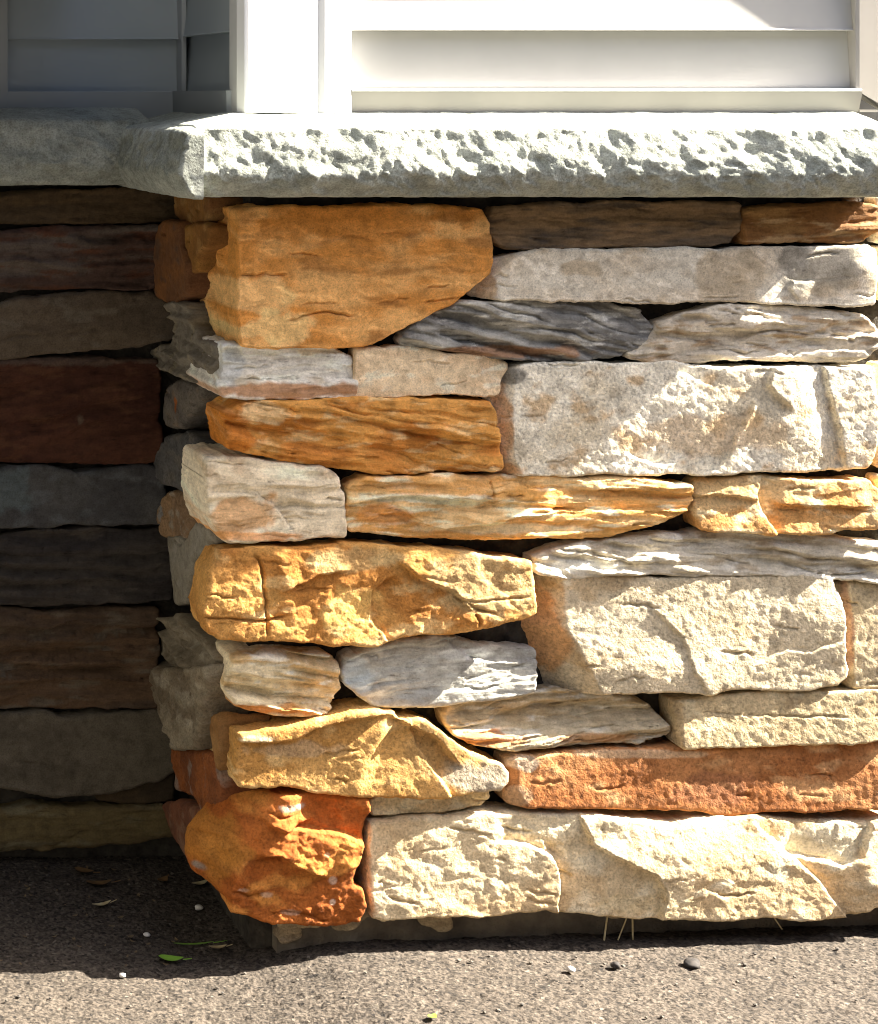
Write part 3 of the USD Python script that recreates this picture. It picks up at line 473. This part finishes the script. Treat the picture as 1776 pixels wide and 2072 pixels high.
# mortar squeezed out under the lowest stones
for (cx_, cy_, rx, ry) in ((885, 1862, 28, 30), (1235, 1842, 36, 10), (700, 1858, 40, 24), (610, 1862, 44, 26), (585, 1890, 18, 26)):
    pts_ = [(cx_ + rx * math.cos(a) * (1 + .25 * math.sin(3 * a + cx_)), cy_ - ry * .3 + ry * math.sin(a) * (1 + .2 * math.cos(2 * a + cx_))) for a in np.linspace(0, 2 * math.pi, 18)[:-1]]
    v, fc, tn = build_stone(on_front(pts_, 0.0), localise(dict(kind='rock', amp=.4, c=[(150,132,104),(128,112,90),(164,144,112)]), lambda p: on_front(p, 0.0)), int(cx_), 0.002, 0.02, 0.0035, front_world(0.0), rim=.005)
    part('mortar_drip', (v, fc), M_STONE, pier, smooth=True, tone=tn)

# cap stones
CAPC = dict(kind='cap', amp=1.15, c=[(158,160,150),(142,145,136),(174,175,165)], cs=(16, 30), cc=.5)
def cap(outline, plane, world, flip, seed, back, zlo, zhi, yf, xl, drop, label, parent, amp=1.0, back_fn=None):
    sp = dict(CAPC); sp['amp'] = amp
    v, fc, tn = build_stone(outline, localise(sp, lambda p: p), seed, 0.0017, back, 0.0, world, rim=.005, flip=flip, sides_amp=.0012, back_fn=back_fn, jag=.25)
    k = sm(v[:, 2], zlo + .45 * (zhi - zlo), zhi - .003)
    run = np.clip(np.minimum(v[:, 1] - yf, (v[:, 0] - xl) if xl is not None else 9), 0, .2)
    v[:, 2] += k * .215 * run - drop
    return part('cap_stone', (v, fc), M_CAP, parent, smooth=True, tone=tn, label=label)
zl, zh = Z(396, SILL_F), Z(270, SILL_F); XL = X(352, SILL_F)
def rect(u0, u1, v0, v1): return [(u0, v0), (u1, v0), (u1, v1), (u0, v1)]
cap(rect(X(406, SILL_F), X(1828, SILL_F), zl, zh), None, front_world(SILL_F), False, 901, 0.14, zl, zh, SILL_F, XL, 0, 'long pale rock faced cap stone along the front', pier)
cap(rect(SILL_F - .002, RECESS + .04, zl, zh), None, side_world(XL), True, 912, 0.10, zl, zh, SILL_F, XL, .002, 'short shaded cap stone on the side of the pier', pier, amp=.8, back_fn=lambda u, v: np.where(u < .062, .034, .10))

# ---------------------------------------------------------------- the recessed stone wall
rec = thing('recessed_stone_wall', 'veneer stone wall in brown and grey tones darkened for shade, set back left of the sunlit pier', 'stone wall')  # traced stones have darkened tones to deepen the recess shade
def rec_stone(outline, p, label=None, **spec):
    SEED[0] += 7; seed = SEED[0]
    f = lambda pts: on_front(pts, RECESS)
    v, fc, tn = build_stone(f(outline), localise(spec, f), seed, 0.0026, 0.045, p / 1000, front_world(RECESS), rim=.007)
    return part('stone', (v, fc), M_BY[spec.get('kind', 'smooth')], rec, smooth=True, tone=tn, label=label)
E = -170
def left_of(y0, y1): return [(E, y1), (E - 4, (y0 + y1) / 2), (E, y0)]
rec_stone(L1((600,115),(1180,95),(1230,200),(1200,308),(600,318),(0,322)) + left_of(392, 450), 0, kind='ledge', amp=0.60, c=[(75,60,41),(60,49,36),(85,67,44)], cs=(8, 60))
rec_stone(L1((0,385),(500,352),(1060,350),(1092,420),(1062,600),(1022,742),(500,748),(0,762)) + left_of(470, 585), 4, 'reddish layered stone of the recess, darkened for shade', kind='ledge', amp=1.50, c=[(75,57,49),(91,80,72),(88,54,36)], cs=(8, 50))
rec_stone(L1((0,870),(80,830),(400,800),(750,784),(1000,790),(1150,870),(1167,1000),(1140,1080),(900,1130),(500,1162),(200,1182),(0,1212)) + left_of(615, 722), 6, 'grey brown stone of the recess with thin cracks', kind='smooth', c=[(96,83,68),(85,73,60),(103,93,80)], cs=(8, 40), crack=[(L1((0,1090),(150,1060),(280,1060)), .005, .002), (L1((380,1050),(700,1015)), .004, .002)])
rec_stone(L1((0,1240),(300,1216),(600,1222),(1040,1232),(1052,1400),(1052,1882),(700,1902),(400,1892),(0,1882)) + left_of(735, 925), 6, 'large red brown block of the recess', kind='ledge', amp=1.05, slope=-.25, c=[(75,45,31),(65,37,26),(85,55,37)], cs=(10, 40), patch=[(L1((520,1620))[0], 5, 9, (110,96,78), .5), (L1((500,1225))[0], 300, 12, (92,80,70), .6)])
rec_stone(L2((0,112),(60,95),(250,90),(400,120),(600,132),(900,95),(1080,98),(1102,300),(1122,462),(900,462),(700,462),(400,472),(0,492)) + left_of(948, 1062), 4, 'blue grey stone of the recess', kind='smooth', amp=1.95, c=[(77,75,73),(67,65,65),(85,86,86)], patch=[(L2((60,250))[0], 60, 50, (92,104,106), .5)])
rec_stone(L2((0,575),(200,530),(600,500),(900,530),(1130,520),(1152,700),(1162,900),(1130,962),(900,972),(500,1002),(200,1032),(0,1002)) + left_of(1082, 1222), 5, 'grey stone of the recess, darkened for shade', kind='ledge', amp=1.20, c=[(63,57,52),(54,49,47),(75,68,62)], cs=(8, 30))
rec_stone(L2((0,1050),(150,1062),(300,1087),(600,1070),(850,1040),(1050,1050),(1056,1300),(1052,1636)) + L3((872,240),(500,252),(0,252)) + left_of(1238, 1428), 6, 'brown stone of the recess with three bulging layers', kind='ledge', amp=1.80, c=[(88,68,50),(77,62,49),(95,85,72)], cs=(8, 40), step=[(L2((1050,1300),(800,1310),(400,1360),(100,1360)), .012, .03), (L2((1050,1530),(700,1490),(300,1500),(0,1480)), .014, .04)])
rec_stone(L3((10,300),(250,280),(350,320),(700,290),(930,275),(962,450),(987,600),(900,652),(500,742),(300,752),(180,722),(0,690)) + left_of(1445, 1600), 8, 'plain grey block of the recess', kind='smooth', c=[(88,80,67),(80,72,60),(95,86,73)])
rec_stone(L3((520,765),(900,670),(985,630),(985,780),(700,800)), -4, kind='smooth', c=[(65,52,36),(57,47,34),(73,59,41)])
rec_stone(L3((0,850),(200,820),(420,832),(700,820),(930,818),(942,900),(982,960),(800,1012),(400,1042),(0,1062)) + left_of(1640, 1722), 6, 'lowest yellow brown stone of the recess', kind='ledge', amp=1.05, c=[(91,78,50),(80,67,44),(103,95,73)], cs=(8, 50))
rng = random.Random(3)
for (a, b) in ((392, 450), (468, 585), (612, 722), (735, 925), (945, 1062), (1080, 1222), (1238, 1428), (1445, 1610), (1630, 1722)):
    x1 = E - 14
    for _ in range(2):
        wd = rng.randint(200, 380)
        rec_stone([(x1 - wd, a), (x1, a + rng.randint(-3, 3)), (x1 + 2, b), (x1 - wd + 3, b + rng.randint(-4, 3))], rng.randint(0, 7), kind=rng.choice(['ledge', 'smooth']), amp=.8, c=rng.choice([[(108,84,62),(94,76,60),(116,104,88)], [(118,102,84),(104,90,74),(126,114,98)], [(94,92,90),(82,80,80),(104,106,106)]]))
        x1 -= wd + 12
part('mortar_bed', slab(X(-1000, RECESS), X(470, RECESS), -0.05, Z(374, RECESS - .05) + .004, 0.006, 0.004, -0.030, front_world(RECESS), 0.1, 47), M_MORTAR, rec, smooth=40)
SR = RECESS + SILL_F + 0.005
zl2, zh2 = Z(372, SR), Z(252, SR)
cap(rect(X(-1000, SR), X(232, SR) + .05, zl2, zh2), None, front_world(SR), False, 923, 0.14, zl2, zh2, SR, None, 0, 'shaded mossy grey cap stone over the recess', rec, amp=.8)

# ---------------------------------------------------------------- vinyl siding
def extrude_x(prof, x0, x1, n=2, wob=0.0, seed=0):
    """prof: closed outline of (y, z); swept along x"""
    pr = np.array(prof); xs = np.linspace(x0, x1, n); V = []
    for xx in xs:
        w_ = wob * (noise(np.array([[xx * 3 + seed, seed * 1.7, 0.3]]), seed)[0] - .5)
        V.append(np.stack([np.full(len(pr), xx), pr[:, 0] + w_, pr[:, 1]], -1))
    V = np.vstack(V); k = len(pr); F = []
    for i in range(n - 1):
        for j in range(k):
            a, b = i * k + j, i * k + (j + 1) % k
            F += [(a, b, b + k), (a, b + k, a + k)]
    t2, f2 = trimesh.creation.triangulate_polygon(Polygon(pr), engine='earcut')
    kk = cKDTree(pr).query(t2)[1]
    f2 = kk[f2]
    a_, b_, c_ = pr[f2[:, 0]], pr[f2[:, 1]], pr[f2[:, 2]]
    cr = (b_[:, 0] - a_[:, 0]) * (c_[:, 1] - a_[:, 1]) - (b_[:, 1] - a_[:, 1]) * (c_[:, 0] - a_[:, 0])
    f2 = np.where((cr > 0)[:, None], f2, f2[:, ::-1])
    F = np.vstack([F, f2[:, ::-1], f2 + (n - 1) * k])
    m_ = trimesh.Trimesh(V, F, process=False)
    if m_.volume < 0: m_.invert()
    return m_
def extrude_y(prof, y0, y1):                            # prof (x, z) swept along y; built as an x sweep turned about z
    m_ = extrude_x([(p[0], p[1]) for p in prof], y0, y1); v_ = m_.vertices.copy(); m_.vertices = np.stack([v_[:, 1], v_[:, 0], v_[:, 2]], -1)
    m_.invert() if m_.volume < 0 else None
    return m_
def extrude_z(prof, z0, z1):                            # prof (x, y)
    m_ = extrude_x([(p[0], p[1]) for p in prof], z0, z1); v_ = m_.vertices.copy(); m_.vertices = np.stack([v_[:, 1], v_[:, 2], v_[:, 0]], -1)
    m_.invert() if m_.volume < 0 else None
    return m_
def fillet(pr, r=0.0012, keep=()):
    p = Polygon(pr).buffer(0); p = p.buffer(-r, join_style='round', quad_segs=3).buffer(r, join_style='round', quad_segs=3)
    c = list(p.exterior.coords)[:-1]; return c

TOPZ = 2.45
SY = 0.045                                              # face of the lowest edge of the laps
EXPO = 0.104
wall = thing('projecting_siding_wall', 'bright white lap siding wall with corner post standing on the sunlit cap', 'siding wall')
def laps(y0, z_edge, x0, x1, parent, sx=False, zmin=None, mat=None):
    k = -1; zz = z_edge - EXPO
    while zz < TOPZ:
        b = max(zz, zmin) if zmin else zz
        cut = b - zz
        if cut < .004: prof = [(y0 + .0006, b), (y0, b + .0008), (y0 + .0022, b + .004), (y0 + .0145, zz + EXPO + .006), (y0 + .0175, zz + EXPO + .006), (y0 + .013, b + .006), (y0 + .012, b)]
        else:
            yb = y0 + .004 + .104 * (cut - .004); prof = [(yb, b), (y0 + .0145, zz + EXPO + .006), (y0 + .0175, zz + EXPO + .006), (yb + .006, b)]
        m_ = extrude_x(prof, x0, x1, 14, .0012, int(abs(zz) * 100)) if not sx else None
        if sx:
            m_ = extrude_y([(sx - (p[0] - y0), p[1]) for p in prof][::-1] if False else [(sx + (p[0] - y0), p[1]) for p in prof], x0, x1)
        part('siding_panel', m_, mat or M_SIDING, parent, smooth=35)
        zz += EXPO
zsill = Z(227, SY)
zlap = Z(62, SY)
xpl, xpm, xpr = X(481, SY - .006), X(501, SY - .012), X(708, SY - .008)
xt0, xt1 = X(1730, SY - .004), X(1776, SY - .004)
laps(SY, zlap, xpr - .004, xt0 + .006, wall, zmin=zsill + .004)
# starter trim under the laps, its face leaning slightly downward
ztt = Z(180, SY - .006)
part('bottom_trim', extrude_x(fillet([(SY - .0125, ztt - .001), (SY - .0125, ztt - .004), (SY - .0035, zsill - .0005), (SY + .01, zsill - .0005), (SY + .01, ztt - .004)][:5] , .0008), xpr + .0005, xt0 + .004, 10, .0008, 3), M_TRIM, wall, smooth=35)
part('bottom_trim_lip', extrude_x(fillet([(SY - .0135, ztt), (SY - .0135, ztt - .0032), (SY + .004, ztt - .0032), (SY + .004, ztt + .001)], .0007), xpr + .0005, xt0 + .002, 10, .0008, 3), M_VINYL, wall, smooth=35)
# right hand trim with a mitred foot
side_tr = extrude_z(fillet([(xt0, SY - .0050), (xt0 + .004, SY - .0062), (xt1 + .02, SY - .0035), (xt1 + .02, SY + .02), (xt0, SY + .02)], .0008), zsill - .0003, TOPZ)
v_ = side_tr.vertices; low = v_[:, 2] < zsill + .01
v_[low, 2] += np.clip((xt1 - v_[low, 0]) / (xt1 - xt0), 0, 1) * (ztt - zsill) + .0004
side_tr.vertices = v_
part('side_trim', side_tr, M_TRIM, wall, smooth=35)
part('bottom_trim', extrude_z([(xt0 + .0045, SY - .006), (xt1 + .018, SY - .0055), (xt1 + .018, SY + .012), (xt0 + .0045, SY + .012)], zsill, zsill + .003), M_TRIM, wall)
# corner post: bevelled left edge, broad face, groove, flange
gx0, gx1 = X(640, SY - .010), X(654, SY - .010)
part('corner_post', extrude_z([(xpl, SY + .03), (xpl, SY - .002), (xpm - .004, SY - .0115), (xpm, SY - .013), (gx0 - .001, SY - .013), (gx0, SY - .0125), (gx0 + .002, SY - .0100), (gx1 - .0002, SY - .0128), (gx1 + .001, SY - .0132), (xpr - .001, SY - .0132), (xpr, SY - .0125), (xpr, SY + .03)], zsill - .001, TOPZ), M_VINYL, wall, smooth=25)
# left return of the siding box
XS = xpl + .006
laps(XS, zlap, SY + .02, RECESS + SY + .02, wall, sx=XS, zmin=zsill + .004, mat=M_SHADESIDING)
zr = zsill - .004
part('bottom_trim', extrude_y([(XS - .0125, ztt - .002), (XS - .0115, zsill - .014), (XS + .01, zsill - .014), (XS + .01, ztt - .002)], SY + .021, RECESS + SY - .004), M_SHADETRIM, wall)
part('wall_core', trimesh.creation.box(bounds=[[xpl + .03, SY + .028, zsill - .02], [xt1 + .06, .9, TOPZ]]), M_CORE_BLOCKER, wall)

rw = thing('recessed_siding_wall', 'lap siding wall tinted grey for shade, set back above the dark stones on the left', 'siding wall')
SYR = RECESS + SY
zs2, zlap2, zt2 = Z(224, SYR), Z(80, SYR), Z(185, SYR)
xl0, xr0 = X(12, SYR), X(361, SYR)
laps(SYR, zlap2, xl0 - .006, xr0 + .004, rw, zmin=zs2 + .004, mat=M_SHADESIDING)
part('bottom_trim', extrude_x(fillet([(SYR - .0125, zt2), (SYR - .0115, zs2 - .014), (SYR + .01, zs2 - .014), (SYR + .01, zt2)], .001), xl0 - .02, xr0, 6, .0008, 5), M_SHADETRIM, rw, smooth=35)
part('side_trim', extrude_z(fillet([(xr0, SYR - .015), (xr0 + .0065, SYR - .017), (xr0 + .0065, SYR + .01), (xr0, SYR + .01)], .0008), zs2 - .012, TOPZ), M_SHADETRIM, rw, smooth=35)
part('side_trim', extrude_z(fillet([(xl0 - .04, SYR - .012), (xl0, SYR - .014), (xl0, SYR + .01), (xl0 - .04, SYR + .01)], .0008), zs2 - .012, TOPZ), M_SHADETRIM, rw, smooth=35)
laps(SYR, zlap2, X(-1000, SYR), xl0 - .035, rw, zmin=zs2 + .004, mat=M_SHADESIDING)
part('wall_core', trimesh.creation.box(bounds=[[X(-1000, SYR), SYR + .028, -0.1], [XS + .1, .95, TOPZ]]), M_CORE_BLOCKER, rw)

# ---------------------------------------------------------------- unseen blockers added to shade the recess (left of the picture)
pr_ = thing('added_bay_blocker', 'added blocker in the form of a bay, shading the recess, beyond the top of the picture', 'bay')  # added out of view to block sky light above the recess
part('blocker_floor', trimesh.creation.box(bounds=[[-1.3, -1.0, 1.24], [XL - .03, SY + RECESS - .02, 1.30]]), M_CORE_BLOCKER, pr_)
part('blocker_front', trimesh.creation.box(bounds=[[-1.3, -1.0, 1.302], [XL - .03, -.95, TOPZ]]), M_CORE_BLOCKER, pr_)
part('blocker_side', trimesh.creation.box(bounds=[[XL - .08, -.948, 1.302], [XL - .03, SY + RECESS - .02, TOPZ]]), M_CORE_BLOCKER, pr_)
pw = thing('added_wall_blocker', 'added dark wall blocking sky light left of the recess, outside the picture', 'wall')  # added out of view to block sky light from the left
part('wall_panel', trimesh.creation.box(bounds=[[-.86, -.98, -0.1], [-.75, .9, 1.238]]), M_CORE_BLOCKER, pw)

# unseen house shape added behind the camera to cut sky fill
nb = thing('added_house_blocker', 'added house shaped sky blocker across the drive, behind the camera', 'house')
part('wall', trimesh.creation.box(bounds=[[-11, -9, -0.3], [8, -5.0, 4.4]]), M_CORE_BLOCKER, nb)
part('roof', trimesh.convex.convex_hull(np.array([[-11.4, -4.7, 4.402], [8.4, -4.7, 4.402], [-11.4, -9.4, 4.402], [8.4, -9.4, 4.402], [-11.4, -7, 6.0], [8.4, -7, 6.0]])), M_CORE_BLOCKER, nb)

fe = thing('added_fence_blocker', 'added board screen dimming the low sky right of the drive, outside the picture', 'fence')  # added out of view to dim low sky light from the right
for k in range(34):
    y_ = -4.6 + k * .16
    part('board', trimesh.creation.box(bounds=[[3.1 + .008 * (k % 2), y_, -.2], [3.13 + .008 * (k % 2), y_ + .15, 1.88]]), M_CORE_BLOCKER, fe)
for z_ in (.4, 1.5): part('rail', trimesh.creation.box(bounds=[[3.142, -4.6, z_], [3.19, .84, z_ + .09]]), M_CORE_BLOCKER, fe)

# ---------------------------------------------------------------- small things on the ground
M_LEAF = simple('green_leaf', lin((96,140,40)), lin((120,160,60)), 120, .5, .3)
M_DRY = simple('dry_straw', lin((190,178,140)), lin((160,140,100)), 120, .8, .2)
M_TANLEAF = simple('dry_leaf', lin((112,86,54)), lin((80,62,40)), 120, .8, .2)
M_PALE = simple('pale_pebble', lin((205,203,196)), lin((180,176,168)), 200, .8, .2)
M_DPEB = simple('dark_pebble', lin((38,36,36)), lin((62,58,54)), 200, .8, .2)
def gpos(px, py):                                       # ground point seen at a traced place
    lo, hi = -1.0, 0.6
    for _ in range(50):
        y_ = (lo + hi) / 2; xx, zz = P(px, py, y_)
        if zz < float(ground_z(np.array(xx), np.array(y_))): hi = y_
        else: lo = y_
    return xx, y_, float(ground_z(np.array(xx), np.array(y_))) + .004
def leaf_mesh(L, W, curl, seed):
    n = 9; V = []; F = []
    for i in range(n):
        t = i / (n - 1); w_ = W * math.sin(math.pi * t ** .8) ** .8 * .5 + .0002
        for s in (-1, 0, 1): V.append(((t - .5) * L, s * w_, curl * L * (4 * (t - .5) ** 2) + abs(s) * .18 * w_ + .001))
    for i in range(n - 1):
        for j in (0, 1): a = i * 3 + j; F += [(a, a + 3, a + 4), (a, a + 4, a + 1)]
    V = np.array(V); F = np.array(F); k = len(V)
    V2 = V.copy(); V2[:, 2] -= .0004
    return np.vstack([V, V2]), np.vstack([F, F[:, ::-1] + k])
def pebble(r, seed, flat=.7):
    m_ = trimesh.creation.icosphere(subdivisions=2, radius=r); v_ = m_.vertices
    v_ = v_ * (0.75 + .5 * noise(v_ / r * 1.3 + seed, seed))[:, None]; v_[:, 2] *= flat; m_.vertices = v_; return m_
def leaf_thing(px, py, L, W, rot, mat, label, name='fallen_leaf', cat='leaf', curl=.12):
    t_ = thing(name, label, cat, gpos(px, py), rot, 'fallen leaves on the asphalt' if cat == 'leaf' else None)
    part('blade', leaf_mesh(L, W, curl, 1), mat, t_, smooth=True)
    st = trimesh.creation.cylinder(radius=.0006, segment=[[L * .48, 0, .0016], [L * .48 + L * .35, .001, .003]], sections=6)
    part('stalk', st, mat, t_)
leaf_thing(346, 1949, .030, .017, -8, M_LEAF, 'small bright green oval leaf lying in the shadow near its sunlit edge')
leaf_thing(392, 1918, .052, .004, 6, M_LEAF, 'thin green blade of grass lying beside the oval leaf', 'grass_blade', 'grass blade', .05)
leaf_thing(875, 2066, .014, .009, 40, M_LEAF, 'tiny green leaf scrap on the sunlit asphalt at the bottom of the picture')
for px, py, L, W, r, lab in ((200,1795,.036,.013,8,'longest dry tan leaf in the dark corner of the recess'), (170,1770,.026,.015,-30,'curled brown leaf against the foot of the recessed wall'), (205,1838,.030,.008,25,'narrow yellowish dry leaf in the middle of the shadow'), (330,1788,.022,.012,50,'small reddish dry leaf under the rusty corner stone'), (405,1795,.030,.009,30,'pale dry leaf strip beside the rusty corner stone'), (440,1925,.024,.008,10,'pale dry leaf fragment near the pier corner')):
    leaf_thing(px, py, L, W, r, M_TANLEAF if 'tan' in lab or 'brown' in lab or 'red' in lab else M_DRY, lab)
for px, py, r, lab, mt in ((248,1980,.0042,'white round pebble on the shadow edge below the leaf',M_PALE), (297,1897,.0040,'white oval pebble in the middle of the shadow',M_PALE), (1400,1957,.0085,'dark angular pebble on the sunlit asphalt below the cream block',M_DPEB), (1155,1968,.005,'pale pebble on the sunlit asphalt left of the dark one',M_PALE), (402,1842,.005,'grey pebble left of the rusty corner stone',M_PALE), (1245,1960,.006,'small dark pebble by the shadow edge below the straw',M_DPEB)):
    o = part('pebble', (lambda a: (a.vertices + np.array(gpos(px, py)), a.faces))(pebble(r, int(px))), mt, smooth=60); meta(o, lab, 'pebble', 'pebbles lying on the asphalt')
# loose grit, uncountable
V, F, o = [], [], 0; rg = np.random.default_rng(8)
for i in range(240):
    xx, yy = rg.uniform(-.62, .6), rg.uniform(-.34, .26)
    if xx > X(470) and yy > -.015: continue
    a = trimesh.creation.icosphere(subdivisions=1, radius=rg.uniform(.0010, .0024)); v_ = a.vertices * (0.7 + .6 * rg.random((len(a.vertices), 1))) * [1, 1, .7]
    V.append(v_ + [xx, yy, float(ground_z(np.array(xx), np.array(yy))) + .0025]); F.append(a.faces + o); o += len(v_)
M_GRIT = simple('loose_grit', (.05,.048,.045), (.13,.11,.085), 35, .9, .2)
meta(part('grit', (np.vstack(V), np.vstack(F)), M_GRIT), 'loose sandy grit scattered over the asphalt', 'grit', kind='stuff')
# leaf litter and crumbs gathered in the dark corner, uncountable
V, F, o = [], [], 0
for i in range(70):
    xx, yy = rg.uniform(-.60, -.30), rg.uniform(-.01, RECESS - .02) ** 1
    L_ = rg.uniform(.003, .009); lv, lf = leaf_mesh(L_, L_ * rg.uniform(.2, .6), .15, i); a_ = rg.uniform(0, 6.3)
    lv = np.stack([lv[:, 0] * math.cos(a_) - lv[:, 1] * math.sin(a_), lv[:, 0] * math.sin(a_) + lv[:, 1] * math.cos(a_), lv[:, 2] * 1.5], -1)
    V.append(lv + [xx, yy, float(ground_z(np.array(xx), np.array(yy))) + .004]); F.append(lf + o); o += len(lv)
M_LIT = simple('leaf_litter', lin((112,96,70)), lin((72,60,46)), 40, .9, .2)
meta(part('leaf_litter', (np.vstack(V), np.vstack(F)), M_LIT), 'crumbled leaf litter strewn in the shaded corner of the recess', 'leaf litter', kind='stuff')
# straws and cobweb strands hanging from the lowest stone
def straw(a, b, r): return trimesh.creation.cylinder(radius=r, segment=[a, b], sections=6)
for (p0, p1, r, lab) in (((1228,1838),(1222,1902),.0011,'left pale straw hanging under the cream block'), ((1276,1840),(1280,1903),.0011,'right pale straw hanging under the cream block'), ((1272,1842),(1250,1902),.0008,'slanting thin straw between the two hanging ones'), ((1552,1846),(1582,1880),.0008,'lone slanting straw under the right part of the cream block')):
    a, b = P(*p0, -.012), P(*p1, -.012)
    meta(part('dry_straw', straw([a[0], -.016, a[1] + .004], [b[0], -.012, b[1]], r), M_DRY), lab, 'straw', 'dry straws under the lowest stone')
